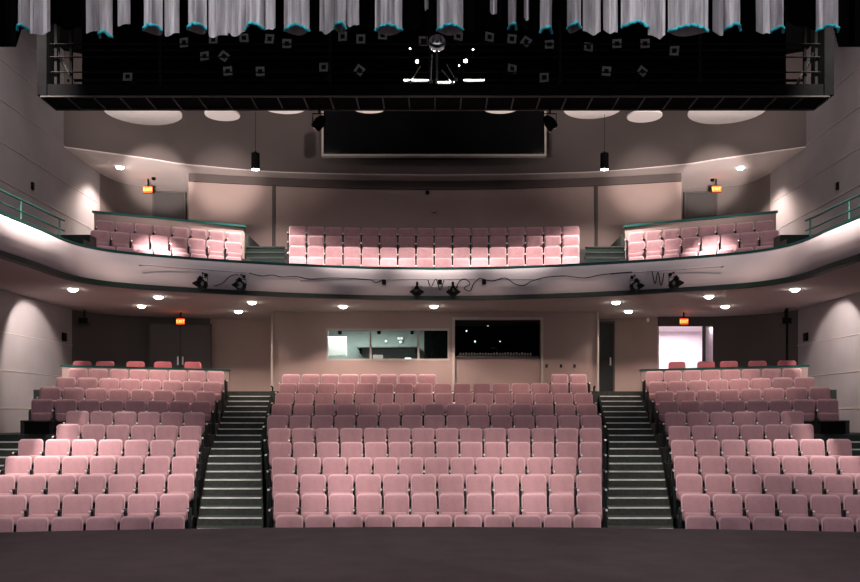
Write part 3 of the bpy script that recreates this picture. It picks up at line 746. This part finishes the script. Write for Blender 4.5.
# acoustic discs
for px, py, wpx, lab in ((143, 113, 76, 'large white ceiling disc nearest the left wall'), (222.5, 115.5, 35, 'small white ceiling disc left of centre, beside the largest left one'),
        (284, 106.5, 46, 'white ceiling disc above the left pendant lamp, half behind the catwalk'), (369, 107.5, 36, 'white ceiling disc over the left part of the dark window'),
        (501, 107.5, 38, 'white ceiling disc over the right part of the dark window'), (593, 109.5, 58, 'white ceiling disc above the right pendant lamp, half behind the catwalk'),
        (644.5, 117, 35, 'small white ceiling disc right of the right pendant lamp'), (727, 112, 76, 'large white ceiling disc nearest the right wall')):
    D = 24.6; p = P(px, py, D); R_ = wpx/2/F*D; r = empty('ceiling_disc', p); tag(r, lab, 'ceiling disc', 'white discs hung below the ceiling')
    bm = bmesh.new(); lathe(bm, [(R_*.97, 0), (R_, .02), (R_, .05), (R_*.97, .06)], n=40); obj('panel', bm, M['disc'], r, True)
    bm = bmesh.new(); tube(bm, [(0, 0, .05), (0, 0, 13.2-p.z)], .005, 6); obj('cable', bm, M['black'], r)
# exit signs
def exit_sign(p, top, lab, s_=1):
    r = empty('exit_sign', p); tag(r, lab, 'exit sign', 'lit exit signs')
    obj('housing', BX(((-.16*s_, 0, -.11*s_), (.16*s_, .07, .11*s_), .008)), M['blackm'], r)
    fc = obj('face', BX(((-.15*s_, -.006, -.10*s_), (.15*s_, 0.001, .10*s_))), M['exitr'], r)
    cu = bpy.data.curves.new('lettering', 'FONT'); cu.body = 'EXIT'; cu.size = .145*s_; cu.align_x = 'CENTER'; cu.align_y = 'CENTER'; cu.extrude = .002
    tt = bpy.data.objects.new('lettering', cu); COL.objects.link(tt); bpy.context.view_layer.update()
    me = bpy.data.meshes.new_from_object(tt.evaluated_get(bpy.context.evaluated_depsgraph_get())); bpy.data.objects.remove(tt)
    me.materials.clear(); me.materials.append(M['exitl']); t = bpy.data.objects.new('lettering', me); COL.objects.link(t); t.parent = fc
    t.location = (0, -.012, 0); t.rotation_euler = (math.pi/2, 0, 0)
    obj('mount', BX(((-.02, .02, .10*s_), (.02, .05, top-p.z))), M['blackm'], r)
    l = bpy.data.lights.new('exit_glow', 'POINT'); l.energy = .35; l.color = (1, .15, .03); l.shadow_soft_size = .05
    o = bpy.data.objects.new('exit_glow', l); COL.objects.link(o); o.parent = r; o.location = (0, -.12, .08)
exit_sign(P(180.5, 321.5, 26.6), SOF, 'lit orange exit sign above the left double door', .85)
exit_sign(P(684, 321.5, 26.6), SOF, 'lit orange exit sign above the bright lobby opening', .85)
exit_sign(P(147.8, 189.5, 28.8), CZ, 'lit orange exit sign in the left balcony corner')
exit_sign(P(716.5, 189, 28.8), CZ, 'lit orange exit sign in the right balcony corner')

# ------------------------------------------------------------------ balcony-front stage lights, pipes, cables
def fd(x):     # D of fascia at X
    return interp([p[0] for p in fpath if p[1] > 19.4], [p[1] for p in fpath if p[1] > 19.4], x)
for x0, x1, py, lab in ((139, 245, (264.5, 272.5), 'thin pale pipe on the balcony front, left'), (300, 540, (279.5, 279.5), 'thin pale pipe along the middle of the balcony front'), (612, 724, (274, 266), 'thin pale pipe on the balcony front, right')):
    pts = []
    for k in range(13):
        px = x0+(x1-x0)*k/12; y_ = py[0]+(py[1]-py[0])*k/12; D = fd((px-CX)/F*21.6)-.20
        pts.append(P(px, y_, D))
    bm = bmesh.new(); tube(bm, pts, .016); r = empty('light_pipe', pts[0]); tag(r, lab, 'pipe', 'light pipes on the balcony front')
    o = obj('tube', bm, M['fascia'], r, True); o.location = -Vector(pts[0])
    for k in (0, 4, 8, 12):
        p = pts[k]; bm = bmesh.new(); tube(bm, [p, p+Vector((0, .16, 0))], .014); o = obj('bracket', bm, M['fascia'], r); o.location = -Vector(pts[0])
def cable(pts, lab, rad=.012, amp=0):
    q = []
    for px, py in pts: q.append(P(px, py, fd((px-CX)/F*21.6)-.24))
    sp = smooth_path([tuple(v) for v in q], 5)
    bm = bmesh.new(); tube(bm, sp, rad, 6); o = obj('cable', bm, M['blackm'], None, True); tag(o, lab, 'cable', 'cables on the balcony front')
cable([(214, 286), (222, 283.5), (229, 277), (234, 275), (239, 275)], 'black cable sagging between the two left balcony-front lamps')
cable([(249, 273), (262, 276), (272, 275), (282, 277), (296, 276.5), (310, 279), (330, 278), (352, 278.5), (372, 280)], 'long wavy black cable on the balcony front, left of centre')
cable([(372, 280), (376, 282.5), (384, 279.5)], 'short drooping black cable near the middle of the balcony front')
cable([(428, 280), (431, 287), (436, 279), (440, 290), (444, 280)], 'tangled black cable between the two middle lamps')
cable([(455, 292), (459, 282), (465, 279), (470, 284), (464, 288), (470, 291), (474, 283), (480, 278)], 'looping black cable right of the middle lamps')
cable([(480, 278), (492, 281), (505, 278), (515, 284), (524, 285.5), (532, 281), (548, 277), (566, 276), (584, 278), (600, 275), (618, 273), (632, 272)], 'long wavy black cable on the balcony front, right of centre')
cable([(652, 271), (655, 284), (658, 272), (661, 286), (664, 273)], 'zigzag black cable between the two right lamps')
def stage_lamp(px, py, lab):
    D = fd((px-CX)/F*21.6)-.40; p = P(px, py, D)
    r = empty('stage_spotlight', p); tag(r, lab, 'stage light', 'stage lights clamped to the balcony front')
    mt = Matrix.Rotation(math.pi/2, 4, 'X'); cl = .30 if abs(px-436) < 120 else .38
    bm = bmesh.new(); lathe(bm, [(.06, -.22), (.085, -.18), (.085, 0), (.095, .02), (.095, .14), (.08, .15)], n=18, mat_=mt); obj('lamp_body', bm, M['blackm'], r, True)
    bm = bmesh.new(); lathe(bm, [(.001, .148), (.078, .148), (.078, .156), (.001, .158)], n=18, mat_=mt); obj('lens', bm, M['dglass'], r)
    for k in range(4):
        a = k*math.pi/2
        bm = bmesh.new(); d = Vector((math.cos(a), 0, math.sin(a))); s = Vector((-math.sin(a), 0, math.cos(a)))
        q = [d*.07+s*.085, d*.07-s*.085, d*.18-s*.012, d*.18+s*.012]
        vs = [bm.verts.new(v+Vector((0, -.15-(.06 if i > 1 else 0), 0))) for i, v in enumerate(q)]; vs2 = [bm.verts.new(v.co+Vector((0, .006, 0))) for v in vs]
        bm.faces.new(vs); bm.faces.new(vs2[::-1])
        for i in range(4): bm.faces.new((vs[i], vs[(i+1) % 4], vs2[(i+1) % 4], vs2[i]))
        obj('barn_door', bm, M['blackm'], r)
    bm = bmesh.new(); tube(bm, [(-.12, 0, -.01), (-.12, 0, .16), (.12, 0, .16), (.12, 0, -.01)], .01, 6); obj('yoke', bm, M['blackm'], r)
    bm = bmesh.new(); tube(bm, [(0, 0, .16), (0, 0, .28), (0, cl, .28)], .014, 6); box(bm, (-.03, cl-.1, .24), (.03, cl+.01, .31)); obj('clamp', bm, M['blackm'], r)
stage_lamp(202.3, 284.5, 'outer of the two black lamps clamped on the left balcony front')
stage_lamp(241, 286, 'inner of the two black lamps clamped on the left balcony front')
stage_lamp(417, 293, 'left of the two black lamps at the middle of the balcony front')
stage_lamp(453, 293, 'right of the two black lamps at the middle of the balcony front')
stage_lamp(635, 286.8, 'inner of the two black lamps clamped on the right balcony front')
stage_lamp(674, 284, 'outer of the two black lamps clamped on the right balcony front')
for px, lab in ((384, 'small black junction box left of the middle balcony lamps'), (440, 'small black junction box between the middle balcony lamps'), (484, 'small black junction box right of the middle balcony lamps')):
    D = fd((px-CX)/F*21.6)-.22; p = P(px, 282, D)
    r = empty('junction_box', p); tag(r, lab, 'junction box', 'boxes on the balcony front')
    obj('box_body', BX(((-.05, -.04, -.06), (.05, .04, .06), .008)), M['blackm'], r); obj('bracket', BX(((-.01, .04, -.01), (.01, .12, .01))), M['blackm'], r)

# ------------------------------------------------------------------ small wall fittings
for sgn, nm in ((-1, 'left'), (1, 'right')):
    D = 25.4; z = P(0, 337, D).z
    o = obj('wall_box', BX(((sgn*WX, D-.12, z-.12), (sgn*(WX-.06), D+.12, z+.12), .01)), M['blackm']); tag(o, f'small black box low on the {nm} side wall', 'wall box')
    D = 23.4; z = P(0, 186, D).z
    o = obj('wall_box', BX(((sgn*WX, D-.05, z-.1), (sgn*(WX-.06), D+.05, z+.1), .01)), M['blackm']); tag(o, f'small dark fitting high on the {nm} side wall', 'wall fitting')
    r = empty('wall_speaker', (sgn*(WX-.42), 25.9, P(0, 321, 25.9).z)); tag(r, f'grey speaker in the upper {nm} rear corner under the soffit', 'speaker')
    obj('cabinet', BX(((-.15, -.12, -.1), (.15, .12, .1), .015)), M['greym'], r); obj('grille', BX(((-.13, -.128, -.08), (.13, -.12, .08))), M['blackm'], r)
    obj('bracket', BX(((-.02, -.02, .1), (.02, .02, .33))), M['blackm'], r)
    # landing box
    dl_, zl_ = row_line(8, 9.9, -.3)
    a = P(14.5 if sgn < 0 else 857.5, 0, dl_-.1)
    x0 = sgn*8.92; x1 = sgn*9.34
    o = obj('low_box', BX(((x0, dl_-.35, zl_+.01), (x1, dl_+.0, zl_+.30), .01)), M['black']); tag(o, f'low black box on the {nm} side landing by the wall', 'box')
r = empty('standpipe', (P(787, 0, 25.6).x, 25.6, CROSS_Z)); tag(r, 'thin dark vertical pipe at the rear right corner', 'pipe')
bm = bmesh.new(); tube(bm, [(0, 0, 0), (0, 0, SOF-CROSS_Z)], .035, 10); obj('tube', bm, M['blackm'], r)
bm = bmesh.new(); lathe(bm, [(.05, 0), (.05, .03)], n=12); obj('flange', bm, M['blackm'], r)
for px, lab in ((546.5, 'small dark outlet on the booth wall beside the console frame'), (561, 'small dark outlet on the booth wall, middle of three'), (574.5, 'small dark outlet on the booth wall, nearest the right corner')):
    p = P(px, 366, BD); r = empty('wall_outlet', p); tag(r, lab, 'outlet', 'outlets on the booth wall')
    obj('plate', BX(((-.035, -.012, -.05), (.035, 0, .05), .004)), M['blackm'], r); obj('socket', BX(((-.015, -.016, -.02), (.015, -.012, .02))), M['greym'], r)
for sgn, nm, px in ((-1, 'left', 272.5), (1, 'right', 594)):
    p = P(px, 391, 25.35); r = empty('handrail_stub', (p.x, p.y, CROSS_Z)); tag(r, f'short black handrail end at the top of the {nm} aisle', 'handrail')
    bm = bmesh.new(); tube(bm, [(0, 0, 0), (0, 0, .12), (-sgn*.0, -.12, .14)], .025); obj('rail', bm, M['black'], r)
    obj('foot_plate', BX(((-.06, -.05, 0), (.06, .05, .01))), M['black'], r)
o = None
for px, py, lab in ((427.5, 192.5, 'small black sensor on the balcony rear wall, just below the ceiling'), (434, 211, 'small grey plate mid balcony rear wall')):
    D = 29.12; p = P(px, py, D); r = empty('wall_sensor', p); tag(r, lab, 'sensor')
    obj('body', BX(((-.06, -.06, -.05), (.06, .06, .05), .01)), M['black'] if py < 200 else M['wallb'], r); obj('base', BX(((-.04, .06, -.04), (.04, .1, .04))), M['wallb'], r)
for px, py in ((153.5, 177.5), (712.5, 179)):
    D = F*7.79/(CY-py); p = P(px, py, D); bm = bmesh.new(); lathe(bm, [(.02, -.09), (.06, -.07), (.07, 0)], n=14); p.z = CZ
    r = obj('smoke_detector', bm, M['black']); r.location = p; tag(r, f'small dark detector on the {"left" if px < 400 else "right"} balcony ceiling', 'smoke detector')

# ------------------------------------------------------------------ catwalk
CZ0 = EYE+318/F*16.5
cwk = empty('lighting_catwalk', (0, 16.5, CZ0)); tag(cwk, 'long black lighting catwalk spanning the hall under the ceiling', 'catwalk')
xl, xr = P(41, 0, 16.5).x, P(829, 0, 16.5).x
def cobj(name, bm, m, sm=False):
    o = obj(name, bm, m, cwk, sm); o.location = (0, -16.5, -CZ0); return o
cobj('deck', BX(((xl, 16.5, CZ0), (xr, 17.15, CZ0+.04))), M['black'])
cobj('edge_beam', BX(((xl, 16.46, CZ0-.012), (xr, 16.5, CZ0+.012)), ), M['greym'])
cobj('edge_beam', BX(((xl, 17.13, CZ0-.03), (xr, 17.16, CZ0+.02)), ), M['greym'])
for k in range(31):
    x = xl+(xr-xl)*k/30
    cobj('joist', BX(((x-.012, 16.5, CZ0-.022), (x+.012, 17.13, CZ0))), M['greym'])
zk = P(0, 85, 16.6).z
cobj('kick_panel', BX(((xl, 16.55, CZ0+.04), (xr, 16.6, zk))), M['black'])
ztop = P(0, 16, 17.2).z
cobj('backing_panel', BX(((P(82, 0, 17.3).x, 17.3, CZ0+.35), (P(786, 0, 17.3).x, 17.36, ztop+.8))), M['blackc'])
for sgn, px in ((-1, 44), (1, 827)):
    X = P(px, 0, 16.6).x
    cobj('end_column', BX(((X-.09, 16.5, CZ0+.04), (X+.09, 17.1, ztop+.8))), M['black'])
for px in (56, 71, 805, 816, 160, 330, 430, 560, 700):
    X = P(px, 0, 16.7).x; cobj('upright', BX(((X-.025, 16.68, CZ0+.04), (X+.025, 16.74, ztop+.8))), M['blackm'])
for py in (73, 58, 45, 86):
    z = P(0, py, 16.7).z; bm = bmesh.new(); tube(bm, [(xl+.1, 16.66, z), (xr-.1, 16.66, z)], .014); cobj('rail_bar', bm, M['blackm'])
for py in (80, 50):
    z = P(0, py, 17.2).z; bm = bmesh.new(); tube(bm, [(xl+.2, 17.22, z), (xr-.2, 17.22, z)], .03); cobj('pipe', bm, M['blackm'])
# diagonal braces at the ends
for sgn in (-1, 1):
    pp = [(57, 52), (74, 84)] if sgn < 0 else [(815, 52), (797, 84)]
    bm = bmesh.new(); tube(bm, [P(*pp[0], 17.0), P(*pp[1], 17.0)], .03, 6); cobj('brace', bm, M['greym'])
# plate hangers below
for k, px in enumerate((270, 305, 490, 575, 650)): pass
# instruments on the catwalk: square colour frames facing the stage
FX = [(187, 44.5), (215.5, 42.5), (244, 41), (271, 41), (287.5, 46), (344, 38.5), (361.5, 41), (382.5, 38.5), (423, 43), (457, 39), (487.5, 39.5), (511, 41.5), (526, 44.5), (549.5, 47.5), (587, 50), (616.5, 46), (644.5, 46), (674.5, 52.5),
      (229, 73.5), (262, 73), (129.5, 79.5), (325, 70), (359.5, 72), (510, 71.5), (605.5, 73), (639.5, 74), (545, 79), (207, 59), (224, 58.5)]
WORDS = ['upper', 'lower']
def fixture():
    r = empty('catwalk_spotlight'); mt = Matrix.Rotation(math.pi/2, 4, 'X')
    bm = bmesh.new(); lathe(bm, [(.05, -.3), (.075, -.26), (.08, -.05), (.065, 0), (.065, .1)], n=14, mat_=mt); obj('lamp_body', bm, M['blackm'], r, True)
    bm = BX(((-.085, -.12, -.085), (.085, -.10, -.045)), ((-.085, -.12, .045), (.085, -.10, .085)), ((-.085, -.12, -.045), (-.045, -.10, .045)), ((.045, -.12, -.045), (.085, -.10, .045)))
    obj('colour_frame', bm, M['cframe'], r)
    bm = bmesh.new(); tube(bm, [(-.1, 0, 0), (-.1, 0, .14), (.1, 0, .14), (.1, 0, 0)], .008, 6); obj('yoke', bm, M['blackm'], r)
    return r
fpz = fixture(); order = sorted([f for f in FX if f[1] < 56]); order2 = sorted([f for f in FX if f[1] >= 56])
firstf = True
for lst, tier in ((order, 'upper'), (order2, 'lower')):
    for k, (px, py) in enumerate(lst):
        o = fpz if firstf else copy_tree(fpz); firstf = False
        o.location = P(px, py, 16.95); o.rotation_euler = (random.uniform(-.15, .15), random.choice((0, 0, .1, -.08, 0, .6)), random.uniform(-.3, .3))
        n_ = len(lst)
        where = f'{ORD[k]} from the left' if k < n_/2 else f'{ORD[n_-1-k]} from the right'
        if k == n_-1: where = 'rightmost'
        if k == 0: where = 'leftmost'
        tag(o, f'small spotlight with square grey frame on the black catwalk, {tier} tier, {where}', 'spotlight', f'spotlights on the {tier} tier of the catwalk')
# mirror-ball-like central fixture and shiny stands
p = P(437, 43, 16.3); r = empty('followspot', p); tag(r, 'big shiny round lamp at the middle of the black catwalk', 'lamp')
mt = Matrix.Rotation(math.pi/2, 4, 'X')
bm = bmesh.new(); lathe(bm, [(.05, -.2), (.14, -.1), (.17, .0), (.16, .02), (.10, -.04), (.02, -.06)], n=24, mat_=mt); obj('reflector', bm, M['chrome'], r, True)
bm = bmesh.new(); tube(bm, [(-.2, 0, 0), (-.2, 0, .2), (.2, 0, .2), (.2, 0, 0)], .014, 8); obj('yoke', bm, M['blackm'], r)
bm = bmesh.new(); tube(bm, [(0, -.02, -.17), (0, 0, -.75)], .02, 8); obj('post', bm, M['greym'], r)
for k, (x0, y0, x1, y1) in enumerate(((410, 82, 420, 66), (431, 82, 432, 54), (456, 80, 447, 64), (452, 82, 442, 70))):
    a, c = P(x0, y0, 16.4), P(x1, y1, 16.4); r = empty('tripod_arm', a)
    tag(r, ['leftmost leaning shiny rod at the middle of the catwalk', 'upright shiny rod below the round catwalk lamp', 'longer shiny rod leaning left, right of the round catwalk lamp', 'shorter shiny rod leaning beside the catwalk lamp post'][k], 'rod', 'shiny rods at the catwalk middle')
    bm = bmesh.new(); tube(bm, [(0, 0, 0), c-a], .014, 8); obj('rod', bm, M['chrome'], r); bm = bmesh.new(); lathe(bm, [(.03, -.02), (.03, .03)], n=10); obj('foot', bm, M['greym'], r)
for k, (px, py, rad) in enumerate(((417, 62, .028), (465.5, 61.5, .032), (410, 49, .014), (473, 50, .014), (459, 66, .012))):
    p = P(px, py, 16.4); r = empty('work_lamp', p); tag(r, ['bright work lamp left of the catwalk post', 'bright work lamp right of the catwalk post', 'tiny bright lamp upper left of the catwalk post', 'tiny bright lamp upper right of the catwalk post', 'tiny bright lamp close below the round catwalk lamp'][k], 'lamp', 'work lamps on the catwalk')
    bm = bmesh.new(); lathe(bm, [(rad*.5, -.04), (rad*1.1, -.02), (rad*1.1, .02)], n=12, mat_=mt); obj('housing', bm, M['blackm'], r)
    bm = bmesh.new(); lathe(bm, [(rad*.5, .021), (rad, .024)], n=12, mat_=mt); obj('lens', bm, M['lamp'], r)
    bm = bmesh.new(); tube(bm, [(0, .03, 0), (0, .26, 0)], .01, 6); obj('arm', bm, M['blackm'], r)
for x0, x1, py, lab in ((404, 428, 80, 'left bright fluorescent tube lying on the catwalk edge'), (438, 454, 82, 'middle bright fluorescent tube on the catwalk edge'), (464, 484, 80, 'right bright fluorescent tube lying on the catwalk edge')):
    a, c = P(x0, py, 16.42), P(x1, py, 16.42); r = empty('strip_light', a); tag(r, lab, 'strip light', 'strip lights on the catwalk')
    bm = bmesh.new(); tube(bm, [(0, 0, 0), c-a], .008, 8); obj('tube', bm, M['lamp'], r); obj('fitting', BX(((0, .015, -.03), (c.x-a.x, .06, .02))), M['greym'], r)
# dark drooping lamps under the catwalk
for px, lab in ((319, 'black lamp hung below the catwalk, left of the dark window'), (550, 'black lamp hung below the catwalk, right of the dark window')):
    p = P(px, 123, 16.9); r = empty('hanging_spotlight', p); tag(r, lab, 'spotlight', 'lamps hung below the catwalk')
    mt2 = Matrix.Rotation(math.radians(60), 4, 'Y') @ Matrix.Rotation(math.pi/2, 4, 'X') if px < 400 else Matrix.Rotation(math.radians(-60), 4, 'Y') @ Matrix.Rotation(math.pi/2, 4, 'X')
    mt2 = Matrix.Rotation(math.radians(35 if px < 400 else -35), 4, 'Y')
    bm = bmesh.new(); lathe(bm, [(.06, -.14), (.10, -.12), (.11, .02), (.07, .12), (.04, .16)], n=18, mat_=mt2); obj('lamp_body', bm, M['black'], r, True)
    bm = bmesh.new(); tube(bm, [(-.12, 0, 0), (-.12, 0, .18), (.12, 0, .18), (.12, 0, 0)], .012, 6); obj('yoke', bm, M['blackm'], r)
    bm = bmesh.new(); tube(bm, [(0, 0, .18), (0, 0, CZ0-p.z)], .018, 6); obj('stem', bm, M['blackm'], r)
    bm = bmesh.new(); lathe(bm, [(.02, -.145), (.055, -.142)], n=14, mat_=mt2); obj('lens', bm, M['dglass'], r)

# ------------------------------------------------------------------ border curtain above the stage
CD = 7.0
curtain = empty('border_curtain', (0, CD, 8.2)); tag(curtain, 'grey pleated border curtain with teal hems hanging above the stage', 'curtain')
PAN = [(20, 31, 29, 1, 0), (31, 51, 31, 0, 0), (87, 99, 30, 0, 0), (99, 113, 36, 1, 0), (118, 131, 23, 0, 0), (144, 163, 29, 1, 1), (163, 179, 32, 0, 0), (188, 207, 28, 1, 1), (207, 228, 34, 0, 0), (228, 246, 33, 0, 0),
       (246, 265, 28, 1, 0), (265, 276, 27, 0, 0), (284, 309, 29, 1, 1), (320, 334, 31, 0, 0), (334, 346, 27, 1, 1), (346, 359, 24, 0, 0), (375, 402, 29, 1, 1), (424, 428, 8, 0, 0), (437, 463, 29, 1, 1),
       (490, 497, 12, 0, 0), (508, 516, 27, 1, 0), (524, 529, 18, 0, 0), (540, 552, 31, 1, 0), (567, 580, 27, 1, 1), (583, 601, 31, 0, 0), (603, 617, 31, 0, 0), (621, 648, 26, 1, 0), (648, 665, 35, 0, 0), (668, 707, 30, 1, 1),
       (713, 722, 32, 0, 0), (724, 741, 28, 1, 0), (756, 769, 31, 0, 0), (769, 784, 31, 1, 0), (816, 839, 29, 1, 0)]
ZTOP = 10.6
def cparent(o, par=curtain):
    o.parent = par; return o
for k, (x0, x1, yb, teal, lens) in enumerate(PAN):
    bm = bmesh.new(); n_ = max(6, int((x1-x0)/1.6)); grid = []
    ph = random.random()*6; bot = []
    for i in range(n_+1):
        u = i/n_; px = x0+(x1-x0)*u
        arch = math.sin(math.pi*u)
        yy = yb-(6*arch-2 if teal else -3*arch+1.2*math.sin(u*9+ph))
        D = CD-.10*arch+.02*math.sin(u*math.pi*2*max(1, (x1-x0)/9)+ph)
        colv = []
        zb = P(0, yy, D).z
        for j in range(9):
            v = j/8; z = zb+(ZTOP-zb)*v
            colv.append(bm.verts.new(((px-CX)/F*CD+.004*math.sin(v*7+ph), D+.01*math.sin(v*5+ph*2), z)))
        grid.append(colv); bot.append(colv[0].co.copy())
    for i in range(n_):
        for j in range(8): bm.faces.new((grid[i][j], grid[i+1][j], grid[i+1][j+1], grid[i][j+1]))
    bmesh.ops.solidify(bm, geom=bm.faces[:], thickness=.008)
    o = obj('pleat', bm, M['curt'], curtain, True); o.location = (0, -CD, -8.2)
    if teal:
        bm = bmesh.new(); tube(bm, [v+Vector((0, -.008, .006*math.sin(i*1.7))) for i, v in enumerate(bot)], .011, 8); obj('hem', bm, M['tealc'], o, True)
    if lens:
        bm = bmesh.new(); rows = []
        for i in range(n_+1):
            u = i/n_; arch = math.sin(math.pi*u); px = x0+(x1-x0)*u
            D = CD+.14*arch; zt_ = ZTOP-.0; zb = P(0, yb+2+4.5*arch, D).z
            rows.append([bm.verts.new(((px-CX)/F*CD, D, zb+(zt_-zb)*j/3)) for j in range(4)])
        for i in range(n_):
            for j in range(3): bm.faces.new((rows[i][j], rows[i+1][j], rows[i+1][j+1], rows[i][j+1]))
        obj('lining', bm, M['lining'], o, True)
# black masking border behind
bm = bmesh.new(); n_ = 180; grid = []
for i in range(n_+1):
    px = -60+980*i/n_; edge = 47 if (px < 21 or px > 838) else 26+3.5*math.sin(px*.11)+2*math.sin(px*.31)
    D = CD+.5+.08*math.sin(px*.35); zb = P(0, edge, D).z
    grid.append([bm.verts.new(((px-CX)/F*D, D, zb+(ZTOP-zb)*j/3)) for j in range(4)])
for i in range(n_):
    for j in range(3): bm.faces.new((grid[i][j], grid[i+1][j], grid[i+1][j+1], grid[i][j+1]))
bmesh.ops.solidify(bm, geom=bm.faces[:], thickness=.01)
o = obj('masking_border', bm, M['blackc'], None, True); tag(o, 'black masking curtain hanging behind the grey pleats, lowest at both ends', 'curtain')
